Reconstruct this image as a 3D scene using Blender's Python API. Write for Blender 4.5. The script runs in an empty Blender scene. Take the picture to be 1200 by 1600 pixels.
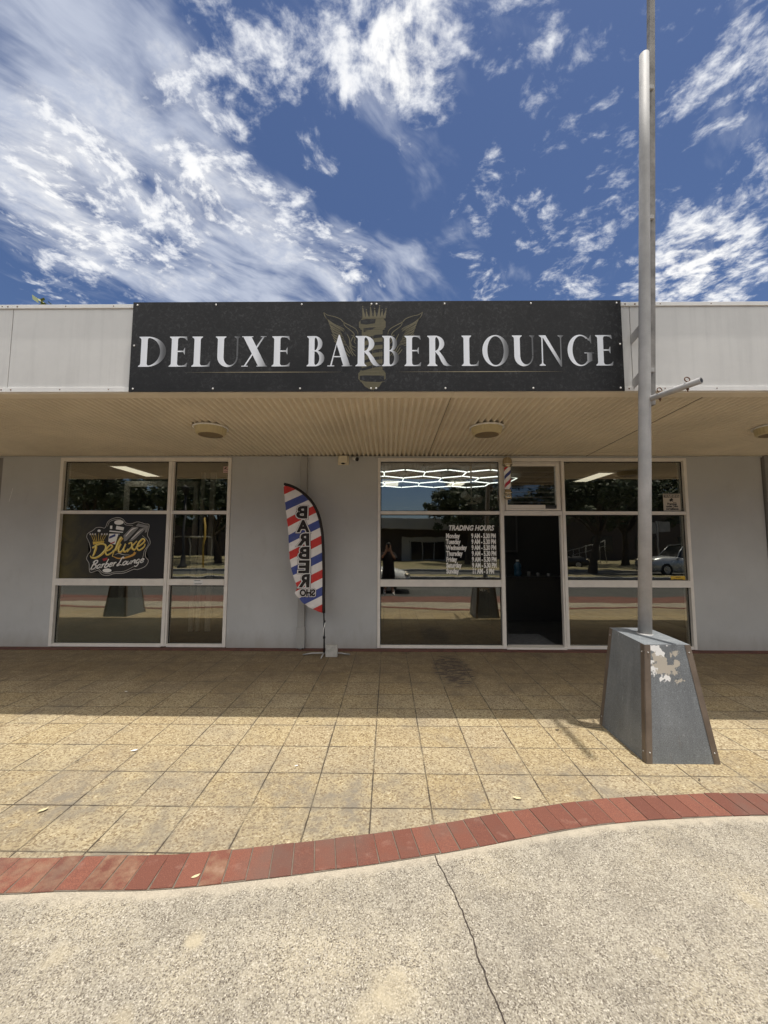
import bpy, bmesh, math, random
from mathutils import Vector, Matrix, noise as mnoise
random.seed(7)
SC = bpy.context.scene
COL = SC.collection
rad = math.radians
# ---------------------------------------------------------------- camera
cd = bpy.data.cameras.new("camera"); cam = bpy.data.objects.new("camera", cd); COL.objects.link(cam)
cd.sensor_fit = 'HORIZONTAL'; cd.sensor_width = 36.0; cd.lens = 612/1200*36
cd.clip_start = 0.01; cd.clip_end = 3000
CD, CH = 6.505, 1.70
Rm = Matrix.Rotation(rad(0.65), 4, 'Z') @ Matrix.Rotation(math.pi/2+rad(4.67), 4, 'X') @ Matrix.Rotation(rad(0.14), 4, 'Z')
cam.matrix_world = Matrix.Translation((0, -CD, CH)) @ Rm
SC.camera = cam
# ---------------------------------------------------------------- light
SUN = Vector((0.128, -0.042, 1.0)).normalized()      # towards the sun
el = math.asin(SUN.z); az = math.atan2(SUN.x, SUN.y)  # nishita: rotation from +Y, clockwise
sd = bpy.data.lights.new("sun", 'SUN'); so = bpy.data.objects.new("sun", sd); COL.objects.link(so)
sd.energy = 3.2; sd.angle = rad(0.53); sd.color = (1.0, 0.95, 0.88)
so.rotation_euler = SUN.to_track_quat('Z', 'Y').to_euler(); so.location = (3, -8, 20)
SC.view_settings.view_transform = 'Standard'; SC.view_settings.look = 'None'
SC.view_settings.exposure = 0.55; SC.view_settings.gamma = 1.0; SC.view_settings.use_curve_mapping = False
SC.cycles.max_bounces = 8; SC.cycles.diffuse_bounces = 4; SC.cycles.glossy_bounces = 5
SC.cycles.transparent_max_bounces = 16; SC.cycles.sample_clamp_indirect = 6

class NT:
    """small helper for node graphs"""
    def __init__(s, tree):
        s.t = tree; tree.nodes.clear()
    def n(s, typ, **kw):
        nd = s.t.nodes.new(typ)
        for k, v in kw.items():
            if k.startswith('i_'): s.put(nd.inputs[k[2:].replace('_', ' ')], v)
            else: setattr(nd, k, v)
        return nd
    def put(s, sock, v):
        if isinstance(v, bpy.types.NodeSocket): s.t.links.new(v, sock)
        elif isinstance(v, (tuple, list)) and len(v) == 3 and sock.type == 'RGBA': sock.default_value = (*v, 1)
        else: sock.default_value = v
    def m(s, op, a, b=None, c=None, clamp=False):
        nd = s.t.nodes.new('ShaderNodeMath'); nd.operation = op; nd.use_clamp = clamp
        s.put(nd.inputs[0], a)
        if b is not None: s.put(nd.inputs[1], b)
        if c is not None: s.put(nd.inputs[2], c)
        return nd.outputs[0]
    def v(s, op, a, b=None, scale=None):
        nd = s.t.nodes.new('ShaderNodeVectorMath'); nd.operation = op
        s.put(nd.inputs[0], a)
        if b is not None: s.put(nd.inputs[1], b)
        if scale is not None: s.put(nd.inputs['Scale'], scale)
        return nd.outputs['Value'] if op in ('DOT_PRODUCT', 'LENGTH', 'DISTANCE') else nd.outputs[0]
    def mr(s, x, a, b, c=0.0, d=1.0, smooth=False):
        nd = s.t.nodes.new('ShaderNodeMapRange'); nd.interpolation_type = 'SMOOTHSTEP' if smooth else 'LINEAR'
        for i, q in enumerate((x, a, b, c, d)): s.put(nd.inputs[i], q)
        return nd.outputs[0]
    def mix(s, f, a, b, mode='MIX'):
        nd = s.t.nodes.new('ShaderNodeMix'); nd.data_type = 'RGBA'; nd.blend_type = mode
        s.put(nd.inputs[0], f); s.put(nd.inputs[6], a); s.put(nd.inputs[7], b)
        return nd.outputs[2]
    def noise(s, vec, scale, detail=3.0, rough=0.55, dist=0.0):
        nd = s.t.nodes.new('ShaderNodeTexNoise')
        s.put(nd.inputs['Vector'], vec); s.put(nd.inputs['Scale'], scale); s.put(nd.inputs['Detail'], detail)
        s.put(nd.inputs['Roughness'], rough); s.put(nd.inputs['Distortion'], dist)
        return nd.outputs['Fac']
    def vor(s, vec, scale, feat='F1', out='Distance'):
        nd = s.t.nodes.new('ShaderNodeTexVoronoi'); nd.feature = feat
        s.put(nd.inputs['Vector'], vec); s.put(nd.inputs['Scale'], scale)
        return nd.outputs[out]
    def sep(s, vec):
        nd = s.t.nodes.new('ShaderNodeSeparateXYZ'); s.put(nd.inputs[0], vec); return nd.outputs
    def comb(s, x, y, z=0.0):
        nd = s.t.nodes.new('ShaderNodeCombineXYZ')
        for i, q in enumerate((x, y, z)): s.put(nd.inputs[i], q)
        return nd.outputs[0]

# ---------------------------------------------------------------- sky with clouds
w = bpy.data.worlds.new("World"); SC.world = w; w.use_nodes = True
g = NT(w.node_tree)
sky = g.n('ShaderNodeTexSky', sky_type='NISHITA'); sky.sun_disc = False
sky.sun_elevation = el; sky.sun_rotation = az; sky.air_density = 1.0; sky.dust_density = 0.6; sky.ozone_density = 2.2
d = g.n('ShaderNodeTexCoord').outputs['Generated']
dx, dy, dz = g.sep(d)
dzc = g.m('MAXIMUM', dz, 0.06)
P = g.comb(g.m('DIVIDE', dx, dzc), g.m('DIVIDE', dy, dzc), 0.0)
def dirpx(px, py):
    v = Rm.to_3x3() @ Vector(((px-600)/612, -(py-800)/612, -1.0)); return tuple(v.normalized())
def blob(px, py, r, amp):
    c = dirpx(px, py)
    # dot product against the cloud bank's own compass direction; r = angular radius in degrees
    dd = g.v('DOT_PRODUCT', d, c)
    return g.m('MULTIPLY', g.mr(dd, math.cos(rad(r)), 1.0, smooth=True), amp)
def total(bl):
    acc = None
    for b in bl:
        x = blob(*b); acc = x if acc is None else g.m('ADD', acc, x)
    return acc
# veil (high thin streaks) and puffs
veil_m = total([(30,40,17,.8),(130,150,13,.8),(230,290,13,.9),(330,370,13,.9),(450,430,11,.8),(590,450,10,.55),(30,250,12,.45),
                (170,430,10,.35),(600,215,8,.42),(680,265,6,.42),(540,190,7,.3),(1130,330,12,.25),(700,450,9,.3)])
puff_m = total([(600,15,9,.62),(350,60,8,.55),(490,110,6,.42),(660,60,8,.45),(620,95,4,.25),(270,220,9,.50),(190,320,10,.48),(110,290,8,.35),(350,300,6,.5),(450,345,6,.75),(540,420,6,.6),(300,420,8,.35),
                (370,330,6,.25),(730,360,4.5,.50),(840,348,4.5,.48),(955,320,5,.42),(1150,360,8,.62),(1060,430,7,.50),(900,430,6,.50),
                (760,440,4,.42),(1175,110,6,.34),(1110,150,5,.22),(820,225,6,.22),(960,105,5,.2),(500,235,3.5,.42),(660,175,5,.22),
                (765,290,3.5,.38),(980,190,6,.28),(140,460,8,.38),(60,330,8,.25),(870,100,5,.2),(1190,20,7,.2),(850,10,8,.26),(730,70,5,.25),
                (640,395,2.5,.3),(15,210,8,.3),(1080,460,8,.3)])
warp = g.n('ShaderNodeTexNoise'); g.put(warp.inputs['Vector'], P); g.put(warp.inputs['Scale'], 2.2); g.put(warp.inputs['Detail'], 3.0)
Pw = g.v('ADD', P, g.v('SCALE', g.v('SUBTRACT', warp.outputs['Color'], (.5, .5, .5)), scale=0.22))
along = g.v('DOT_PRODUCT', Pw, (0.64, 0.77, 0)); across = g.v('DOT_PRODUCT', Pw, (-0.77, 0.64, 0))
streak = g.noise(g.comb(g.m('MULTIPLY', along, 1.3), g.m('MULTIPLY', across, 4.2)), 1.9, 8.0, 0.62, 0.35)
big = g.noise(g.comb(g.m('MULTIPLY', along, 1.6), g.m('MULTIPLY', across, 2.6)), 2.1, 4.0, 0.55, 0.3)
n1 = g.noise(Pw, 8.5, 8.0, 0.60, 0.1)
n2 = g.noise(Pw, 24.0, 6.0, 0.62, 0.1)
puffn = g.m('ADD', g.m('MULTIPLY', n1, 0.6), g.m('MULTIPLY', n2, 0.4))
vm = g.m('MINIMUM', veil_m, 1.15)
veil = g.m('ADD', g.m('MULTIPLY', g.m('SUBTRACT', streak, .5), 2.3), g.m('MULTIPLY', g.m('SUBTRACT', big, .5), 3.4))
veil = g.mr(g.m('ADD', veil, g.m('MULTIPLY', vm, 1.25)), 0.40, 1.95, smooth=True)
puff = g.mr(g.m('ADD', puffn, g.m('MULTIPLY', g.m('MINIMUM', puff_m, .8), 0.26)), 0.592, 0.80, smooth=True)
back = g.mr(dy, 0.0, -0.3)                                # unseen back half of the sky, where fill clouds are added
fill_bank = g.m('MULTIPLY', g.m('MULTIPLY', back, g.mr(dz, .22, .42)), g.mr(n1, 0.25, 0.5, smooth=True))   # added cloud bank, out of view, to brighten the shaded front
veil = g.m('MULTIPLY', veil, 0.84)
alpha = g.m('MAXIMUM', g.m('MAXIMUM', veil, puff), fill_bank, clamp=True)
elf = g.mr(dz, 0.0, 0.12)
alpha = g.m('MULTIPLY', alpha, elf)
shade = g.mr(g.m('ADD', puffn, g.m('MULTIPLY', puff_m, 0.2)), 0.58, 0.82)
cloudc = g.mix(shade, (3.9, 4.2, 4.9), (6.3, 6.3, 6.3))
cloudc = g.mix(back, cloudc, (9.6, 9.3, 8.8))              # added bank set brighter than the visible clouds, as fill light
skyc = g.mix(1.0, sky.outputs[0], (0.40, 0.435, 0.53), 'MULTIPLY')
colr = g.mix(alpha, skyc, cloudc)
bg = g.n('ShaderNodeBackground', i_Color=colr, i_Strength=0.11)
out = g.n('ShaderNodeOutputWorld'); g.t.links.new(bg.outputs[0], out.inputs[0])
w.cycles.sampling_method = 'MANUAL'; w.cycles.sample_map_resolution = 512

# ---------------------------------------------------------------- materials
def new_mat(name):
    m = bpy.data.materials.new(name); m.use_nodes = True; g = NT(m.node_tree)
    p = g.n('ShaderNodeBsdfPrincipled'); o = g.n('ShaderNodeOutputMaterial'); g.t.links.new(p.outputs[0], o.inputs[0])
    return m, g, p
def obco(g): return g.n('ShaderNodeTexCoord').outputs['Object']
def wco(g): return g.n('ShaderNodeNewGeometry').outputs['Position']
def bump(g, p, h, strength=0.3, dist=0.01):
    b = g.n('ShaderNodeBump', i_Height=h, i_Strength=strength, i_Distance=dist); g.t.links.new(b.outputs[0], p.inputs['Normal'])
def simple(name, c, rough=0.6, metal=0.0, var=0.12, scale=6.0, bmp=0.0, fine=60.0, spec=None, c2=None, streaks=0.0):
    m, g, p = new_mat(name); co = wco(g) if scale > 0 else obco(g); scale = abs(scale)
    n = g.noise(co, scale, 5.0, 0.6); f = g.noise(co, fine, 3.0, 0.6)
    dark = tuple(q*(1-var*1.6) for q in c) if c2 is None else c2
    base = g.mix(g.mr(n, 0.3, 0.7), dark, c)
    base = g.mix(g.m('MULTIPLY', g.mr(f, 0.45, 0.75), var), base, tuple(q*0.55 for q in c))
    if streaks > 0:
        st = g.n('ShaderNodeMapping', i_Vector=co); st.inputs['Scale'].default_value = (14, 14, 0.8)
        s2 = g.mr(g.noise(st.outputs[0], 1.0, 4.0, 0.6), 0.5, 0.8)
        base = g.mix(g.m('MULTIPLY', s2, streaks), base, tuple(q*0.5 for q in c))
    g.put(p.inputs['Base Color'], base); p.inputs['Metallic'].default_value = metal
    g.put(p.inputs['Roughness'], g.mr(n, 0.2, 0.8, max(0.02, rough-0.08), min(1, rough+0.08)))
    if spec is not None: p.inputs['Specular IOR Level'].default_value = spec
    if bmp > 0: bump(g, p, f, bmp, 0.004)
    return m
M = {}
M['fascia'] = simple('fascia_paint', (.72, .71, .68), .6, var=.06, scale=1.6, bmp=.2, fine=14, streaks=.20)
M['trim'] = simple('trim_paint', (.86, .85, .82), .5, var=.06, scale=5, fine=40, streaks=.12)
M['soffit'] = simple('soffit_cream', (.88, .80, .65), .62, var=.12, scale=1.1, fine=9)
def mat_render():
    m, g, p = new_mat('wall_render'); co = wco(g); x, y, z = g.sep(co)
    n = g.noise(co, 1.3, 5.0, .6); f = g.noise(co, 60.0, 4.0, .65); n2 = g.noise(g.v('MULTIPLY', co, (1, 1, .35)), 6.0, 6.0, .7)
    c = g.mix(g.mr(n, .3, .7), (.455, .455, .445), (.515, .515, .505))
    c = g.mix(g.m('MULTIPLY', g.mr(n2, .56, .72), .22), c, (.34, .32, .29))          # rubbed and scuffed patches
    sp = g.m('MULTIPLY', g.mr(g.m('ADD', z, g.m('MULTIPLY', g.m('SUBTRACT', n2, .5), .5)), .30, .0), .45)   # splash dirt at the foot
    c = g.mix(sp, c, (.26, .215, .165))
    g.put(p.inputs['Base Color'], c); p.inputs['Roughness'].default_value = .85; bump(g, p, g.m('ADD', f, g.m('MULTIPLY', n2, 1.5)), .35, .004); return m
M['render'] = mat_render()
M['render_plain'] = simple('wall_render', (.50, .49, .465), .8, var=.05, scale=1.4, bmp=.35, fine=55)
M['render_dark'] = simple('wall_render_dark', (.26, .25, .24), .8, var=.07, scale=1.4, bmp=.3, fine=55)
M['alu'] = simple('window_frame_beige', (.83, .78, .71), .45, var=.08, scale=6, fine=60)
M['dark_rubber'] = simple('glazing_gasket', (.02, .02, .018), .6)
M['pipe'] = simple('downpipe_paint', (.37, .36, .34), .55, var=.08, scale=4)
M['black'] = simple('black_matt', (.012, .012, .012), .55, var=.1)
M['blackcloth'] = simple('black_cloth', (.016, .016, .02), .9, var=.2)
M['peel'] = simple('peeling_grey_paint', (.36, .34, .315), .75, var=.2, scale=7, fine=40, c2=(.14, .135, .13), streaks=.5)
M['white'] = simple('white_plastic', (.82, .81, .78), .45, var=.06, scale=9)
M['cream'] = simple('cream_plastic', (.80, .72, .54), .5, var=.08, scale=9)
M['galv'] = simple('galvanised_steel', (.45, .44, .425), .7, metal=.0, var=.16, scale=5, fine=70, streaks=.35)
M['chrome'] = simple('worn_brass_chrome', (.62, .55, .43), .22, metal=1.0, var=.1, scale=20)
M['steel'] = simple('steel_bolt', (.5, .48, .45), .35, metal=.8, var=.2, scale=40)
M['rust'] = simple('rusty_bolt', (.20, .09, .04), .8, var=.4, scale=60)
M['bracket'] = simple('bronze_angle', (.215, .172, .135), .45, metal=.25, var=.22, scale=6, fine=50, streaks=.3)
M['strip'] = simple('red_threshold_brick', (.16, .062, .045), .8, var=.35, scale=9, fine=60)
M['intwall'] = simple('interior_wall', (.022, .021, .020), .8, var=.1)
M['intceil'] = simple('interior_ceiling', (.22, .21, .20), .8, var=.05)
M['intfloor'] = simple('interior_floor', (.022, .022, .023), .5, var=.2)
M['asphalt'] = simple('asphalt', (.10, .102, .095), .9, var=.25, scale=1.2, fine=80)
M['kerb'] = simple('kerb_concrete', (.42, .40, .36), .85, var=.2, scale=3, fine=50)
M['verge'] = simple('verge_sand', (.34, .27, .17), .95, var=.3, scale=.8, fine=9, c2=(.16, .17, .07))
M['redband'] = simple('red_paving', (.20, .09, .065), .85, var=.25, scale=3, fine=30)
M['carwhite'] = simple('white_car_paint', (.72, .73, .72), .25, var=.03, scale=3)
M['carsilver'] = simple('silver_car_paint', (.45, .47, .48), .25, metal=.5, var=.03, scale=3)
M['carglass'] = simple('car_glass', (.01, .012, .014), .05, var=.0)
M['tyre'] = simple('tyre', (.015, .015, .015), .85, var=.2)
M['rim'] = simple('wheel_rim', (.4, .4, .41), .3, metal=.8, var=.1)
M['bark'] = simple('bark', (.11, .085, .06), .9, var=.4, scale=5, fine=30, bmp=.6)
M['farwall'] = simple('far_building_wall', (.075, .06, .055), .85, var=.2, scale=.6)
M['farfascia'] = simple('far_building_fascia', (.40, .40, .38), .7, var=.1, scale=.6)
M['yellow'] = simple('yellow_pole_paint', (.55, .36, .06), .6, var=.15)
M['skin'] = simple('skin', (.42, .25, .17), .55, var=.08, scale=14)
M['hair'] = simple('dark_hair', (.02, .015, .012), .6, var=.3, scale=30)
M['shoe'] = simple('white_shoe', (.7, .69, .66), .6, var=.1, scale=20)
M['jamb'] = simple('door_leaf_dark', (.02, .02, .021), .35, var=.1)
M['paper'] = simple('paper_scrap', (.82, .82, .84), .8, var=.05)
M['dryleaf'] = simple('dry_leaf', (.72, .64, .38), .8, var=.2, scale=60)
M['darkleaf'] = simple('dark_leaf', (.06, .04, .03), .8, var=.2, scale=60)
M['film'] = None
M['gold'] = simple('printed_gold', (.115, .098, .045), .5, var=.15, scale=40)
M['goldb'] = simple('logo_gold', (.80, .60, .10), .4, var=.05, c2=(.62, .36, .05), scale=22)
M['goldh'] = simple('logo_gold_light', (.92, .84, .35), .4, var=.02)
M['goldline'] = simple('printed_gold_line', (.15, .13, .07), .5, var=.1)
M['orange'] = simple('logo_orange', (.72, .38, .07), .4, var=.1)
M['vinyl'] = simple('white_vinyl', (.88, .86, .82), .5, var=.04)
M['logowhite'] = simple('logo_cream', (.55, .52, .47), .5, var=.04)
M['logogrey'] = simple('logo_grey', (.30, .29, .28), .5, var=.2, scale=30)
M['logoblack'] = simple('logo_black', (.012, .011, .010), .5, var=.04)
M['flagblack'] = simple('flag_print_black', (.022, .016, .015), .8, var=.1)
M['flagwhite'] = simple('flag_print_white', (.78, .74, .72), .8, var=.05)
M['navy'] = simple('navy_print', (.03, .045, .20), .5, var=.05)
M['redp'] = simple('red_print', (.40, .03, .03), .5, var=.05)
M['pinkst'] = simple('pink_sticker', (.62, .42, .38), .6, var=.05)
M['warnst'] = simple('warning_sticker_white', (.55, .49, .42), .6, var=.05)
M['yellst'] = simple('yellow_sticker', (.60, .38, .03), .6, var=.05)
M['troffer'] = None
def emis(name, c, s):
    m, g, p = new_mat(name); g.put(p.inputs['Base Color'], (.8, .8, .8)); g.put(p.inputs['Emission Color'], c); p.inputs['Emission Strength'].default_value = s
    return m
M['led'] = emis('led_tube', (.93, 1.0, .98), 2.6)
M['troffer'] = emis('ceiling_panel_light', (1.0, .93, .74), 1.1)
M['lampwhite'] = emis('lamp_glow', (1.0, .97, .92), .12)

def mat_pavers():
    m, g, p = new_mat('exposed_aggregate_pavers'); co = wco(g)
    x, y, z = g.sep(co)
    tx = g.m('DIVIDE', g.m('ADD', x, 0.11), 0.389); ty = g.m('DIVIDE', g.m('ADD', y, 2.296), 0.3835)
    ix = g.m('FLOOR', tx); iy = g.m('FLOOR', ty)
    wn = g.n('ShaderNodeTexWhiteNoise', noise_dimensions='2D', i_Vector=g.comb(ix, iy)); r1 = wn.outputs[0]; rc = g.sep(wn.outputs[1])
    jit = g.noise(co, 9.0, 3.0, .6)
    jx = g.m('MULTIPLY', g.m('SUBTRACT', jit, .5), .022); 
    fx = g.m('SUBTRACT', g.m('FRACT', g.m('ADD', tx, jx)), .5); fy = g.m('SUBTRACT', g.m('FRACT', g.m('ADD', ty, jx)), .5)
    e = g.m('SUBTRACT', .5, g.m('MAXIMUM', g.m('ABSOLUTE', fx), g.m('ABSOLUTE', fy)))
    joint = g.mr(e, g.mr(jit, .3, .7, .001, .010), g.mr(jit, .3, .7, .012, .020), 1.0, 0.0)
    # shift the stones from tile to tile so nothing repeats
    cs = g.v('ADD', co, g.v('SCALE', wn.outputs[1], scale=7.0))
    a = g.vor(cs, 95.0, out='Color'); ad = g.vor(cs, 95.0)
    big = g.vor(cs, 48.0, out='Color'); bd = g.vor(cs, 48.0)
    av = g.sep(a)[0]; bv = g.sep(big)[1]
    base = g.mix(r1, (.42, .33, .18), (.475, .395, .24))
    base = g.mix(g.m('MULTIPLY', g.mr(rc[1], .45, 1.0), .55), base, (.45, .38, .26))
    col = g.mix(g.m('MULTIPLY', g.mr(av, .55, .85), .85), base, (.19, .13, .065))
    col = g.mix(g.m('MULTIPLY', g.mr(av, .10, .0), .75), col, (.70, .62, .43))
    stone = g.m('MULTIPLY', g.mr(bv, .78, .86), g.mr(bd, .42, .30))
    col = g.mix(g.m('MULTIPLY', stone, .75), col, (.17, .11, .06))
    stone2 = g.m('MULTIPLY', g.mr(bv, .14, .08), g.mr(bd, .40, .28))
    col = g.mix(g.m('MULTIPLY', stone2, .6), col, (.66, .57, .37))
    gr = g.noise(co, 420.0, 2.0, .6)
    col = g.mix(g.m('MULTIPLY', g.mr(gr, .50, .62), .65), col, (.16, .115, .065))
    # grime: more of it towards the kerb edge and in big patches
    big1 = g.noise(co, 1.5, 5.0, .62); big2 = g.noise(co, 5.5, 5.0, .65)
    grime = g.m('MULTIPLY', g.mr(big1, .46, .68), g.mr(big2, .32, .62))
    near = g.mr(y, -3.0, -3.7)
    gm = g.m('ADD', g.m('MULTIPLY', grime, .62), g.m('MULTIPLY', g.m('MULTIPLY', near, g.mr(big2, .3, .7)), .65), clamp=True)
    col = g.mix(gm, col, (.215, .185, .14))
    # brown dirt near the shop front, deepened to paint in darker awning shade
    dirt_shade = g.m('MULTIPLY', g.mr(g.m('ADD', y, g.m('MULTIPLY', g.m('SUBTRACT', big1, .5), 1.5)), -2.6, -1.2), g.mr(big2, .2, .65, .55, 1.0))
    col = g.mix(g.m('MULTIPLY', dirt_shade, .80), col, (.115, .08, .047))
    # black spill in front of the window
    sv = g.m('MULTIPLY', g.mr(g.v('LENGTH', g.v('MULTIPLY', g.v('SUBTRACT', co, (.88, -1.0, 0)), (2.9, 1.15, 1))), 1.0, .15), 1.0)
    st = g.noise(g.v('MULTIPLY', co, (3.0, 16.0, 1.0)), 2.2, 5.0, .65)
    spill = g.mr(g.m('MULTIPLY', sv, g.mr(st, .44, .56)), .12, .36)
    col = g.mix(g.m('MULTIPLY', spill, .85), col, (.045, .035, .035))
    for (sx, sy, sr) in ((2.35, -.35, .16), (.28, -.2, .12)):
        q = g.mr(g.v('DISTANCE', co, (sx, sy, 0)), sr, sr*.3); col = g.mix(g.m('MULTIPLY', g.m('MULTIPLY', q, g.mr(st, .4, .6)), .7), col, (.07, .05, .04))
    je = g.mr(e, .006, .05, 1.0, .0); col = g.mix(g.m('MULTIPLY', je, g.m('MULTIPLY', g.mr(big2, .45, .62), .45)), col, (.19, .17, .13))
    jv = g.mr(g.noise(co, 3.0, 4.0, .6), .36, .56, .25, 1.0)
    col = g.mix(g.m('MULTIPLY', joint, jv), col, (.065, .05, .035))
    sp = g.vor(co, 4.0); spot = g.mr(sp, .055, .035); col = g.mix(g.m('MULTIPLY', spot, g.mr(g.sep(g.vor(co, 4.0, out='Color'))[0], .6, .7)), col, (.07, .055, .045))
    g.put(p.inputs['Base Color'], col); p.inputs['Roughness'].default_value = .85; p.inputs['Specular IOR Level'].default_value = .3
    h = g.m('SUBTRACT', g.m('ADD', g.m('MULTIPLY', ad, -.6), g.m('MULTIPLY', gr, .8)), g.m('MULTIPLY', joint, 3.0))
    h = g.m('ADD', h, g.m('MULTIPLY', rc[2], .7)); bump(g, p, h, .55, .0035)
    return m
def mat_concrete():
    m, g, p = new_mat('weathered_aggregate_concrete'); co = wco(g)
    x, y, z = g.sep(co)
    warpv = g.n('ShaderNodeTexNoise'); g.put(warpv.inputs['Vector'], co); g.put(warpv.inputs['Scale'], 60.0)
    cw = g.v('ADD', co, g.v('SCALE', warpv.outputs['Color'], scale=.015))
    v1 = g.vor(cw, 110.0); vc = g.sep(g.vor(cw, 110.0, out='Color'))
    n1 = g.noise(co, 125.0, 4.0, .70, .4); n2 = g.noise(co, 4.0, 5.0, .62); n3 = g.noise(co, 1.4, 4.0, .6); n4 = g.noise(co, 14.0, 5.0, .65); n5 = g.noise(cw, 330.0, 2.0, .6)
    base = g.mix(g.mr(n2, .32, .68), (.315, .28, .215), (.46, .415, .325))
    base = g.mix(g.m('MULTIPLY', g.mr(n3, .46, .64), .75), base, (.51, .445, .32))
    gravel = g.m('MULTIPLY', g.mr(n1, .485, .58), g.mr(n4, .34, .60, .25, 1.0))
    st3 = g.vor(cw, 150.0); sc3 = g.sep(g.vor(cw, 150.0, out='Color')); sv = g.mr(sc3[0], 0.0, 1.0)
    stc = g.mix(g.mr(sc3[2], .15, .85), (.13, .105, .08), (.64, .585, .48))
    col = g.mix(g.m('MULTIPLY', g.mr(st3, .62, .40), g.mr(n4, .3, .6, .45, .95)), base, stc)
    col = g.mix(g.m('MULTIPLY', gravel, .50), col, (.14, .12, .095))
    dk = g.m('MULTIPLY', g.mr(vc[0], .80, .95), g.mr(v1, .5, .2))
    col = g.mix(g.m('MULTIPLY', dk, .6), col, (.12, .10, .085))
    lt = g.m('MULTIPLY', g.mr(vc[1], .82, .95), g.mr(v1, .5, .25)); col = g.mix(g.m('MULTIPLY', lt, .5), col, (.62, .57, .48))
    gp = g.mr(g.noise(co, 2.6, 4.0, .6), .50, .66); col = g.mix(g.m('MULTIPLY', g.m('MULTIPLY', gp, g.mr(n5, .42, .62)), .55), col, (.16, .145, .125))
    # pale repair spots
    for (sx, sy, sr, k) in ((-.827, -4.672, .05, .95), (.03, -4.86, .10, .7), (-.06, -4.93, .09, .55), (1.75, -4.45, .06, .6), (-1.35, -4.75, .07, .45), (1.15, -4.70, .04, .5), (-.95, -4.96, .06, .5)):
        dd = g.v('DISTANCE', g.v('ADD', co, g.v('SCALE', warpv.outputs['Color'], scale=.02)), (sx, sy, .01)); dd = g.m('ADD', dd, g.m('MULTIPLY', g.m('SUBTRACT', n4, .5), .09))
        col = g.mix(g.m('MULTIPLY', g.mr(dd, sr, sr*.45), k*.8), col, (.50, .43, .30))
    att = g.n('ShaderNodeAttribute', attribute_name='edge').outputs['Fac']
    ed = g.mr(g.m('ADD', att, g.m('MULTIPLY', g.m('SUBTRACT', n4, .5), .10)), .035, .085, 1.0, 0.0)
    col = g.mix(g.m('MULTIPLY', ed, .8), col, (.50, .44, .34))
    g.put(p.inputs['Base Color'], col); p.inputs['Roughness'].default_value = .9; p.inputs['Specular IOR Level'].default_value = .25
    h = g.m('ADD', g.m('MULTIPLY', gravel, -1.2), g.m('ADD', g.m('MULTIPLY', n5, .8), g.m('MULTIPLY', n4, 1.0))); bump(g, p, h, .6, .004)
    return m
def mat_brick():
    m, g, p = new_mat('red_clay_pavers'); co = wco(g)
    r = g.n('ShaderNodeAttribute', attribute_name='rnd'); rr = r.outputs['Fac']
    n1 = g.noise(co, 260.0, 3.0, .6); n2 = g.noise(co, 11.0, 5.0, .65); n3 = g.noise(co, 2.0, 4.0, .6)
    c = g.mix(rr, (.150, .050, .030), (.225, .080, .048))
    c = g.mix(g.m('MULTIPLY', g.mr(n1, .5, .60), .6), c, (.09, .035, .03))
    c = g.mix(g.m('MULTIPLY', g.mr(n1, .40, .34), .35), c, (.50, .22, .15))
    wear = g.n('ShaderNodeAttribute', attribute_name='wear').outputs['Fac']
    c = g.mix(g.m('MULTIPLY', g.m('MULTIPLY', wear, .75), g.mr(n2, .40, .66)), c, (.28, .175, .105))
    c = g.mix(g.m('MULTIPLY', g.mr(n3, .48, .66), .5), c, (.13, .09, .07))
    c = g.mix(g.m('MULTIPLY', g.mr(n2, .58, .72), .35), c, (.34, .20, .15))
    g.put(p.inputs['Base Color'], c); p.inputs['Roughness'].default_value = .82; bump(g, p, n1, .5, .002)
    return m
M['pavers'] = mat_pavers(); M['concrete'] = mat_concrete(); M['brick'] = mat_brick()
M['mortar'] = simple('joint_sand', (.20, .16, .12), .95, var=.25, scale=20, fine=160)
M['crack'] = simple('crack_dirt', (.06, .045, .035), .95, var=.3, scale=30)

def mat_glass(name, refl, tint):
    m, g, p = new_mat(name); g.t.nodes.remove(p); o = [n for n in g.t.nodes if n.type == 'OUTPUT_MATERIAL'][0]
    co = wco(g); n = g.noise(co, 1.6, 2.0, .5)
    b = g.n('ShaderNodeBump', i_Height=n, i_Strength=.22, i_Distance=.005)
    gl = g.n('ShaderNodeBsdfGlossy', i_Color=(.96, .93, .82), i_Roughness=.0); g.t.links.new(b.outputs[0], gl.inputs['Normal'])
    tr = g.n('ShaderNodeBsdfTransparent', i_Color=tint)
    fr = g.n('ShaderNodeLayerWeight', i_Blend=.25).outputs['Fresnel']
    geo = g.n('ShaderNodeNewGeometry').outputs['Backfacing']
    f = g.m('MULTIPLY', g.m('ADD', refl, g.m('MULTIPLY', fr, .6), clamp=True), g.m('SUBTRACT', 1.0, g.m('MULTIPLY', geo, .85)))
    mx = g.n('ShaderNodeMixShader'); g.put(mx.inputs[0], f); g.t.links.new(tr.outputs[0], mx.inputs[1]); g.t.links.new(gl.outputs[0], mx.inputs[2])
    g.t.links.new(mx.outputs[0], o.inputs[0]); return m
M['glass'] = mat_glass('shop_window_glass', .26, (.72, .72, .69))
M['louvreglass'] = mat_glass('louvre_glass', .11, (.55, .55, .52))
M['farglass'] = simple('far_window_glass', (.012, .013, .015), .1, var=.1)
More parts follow.
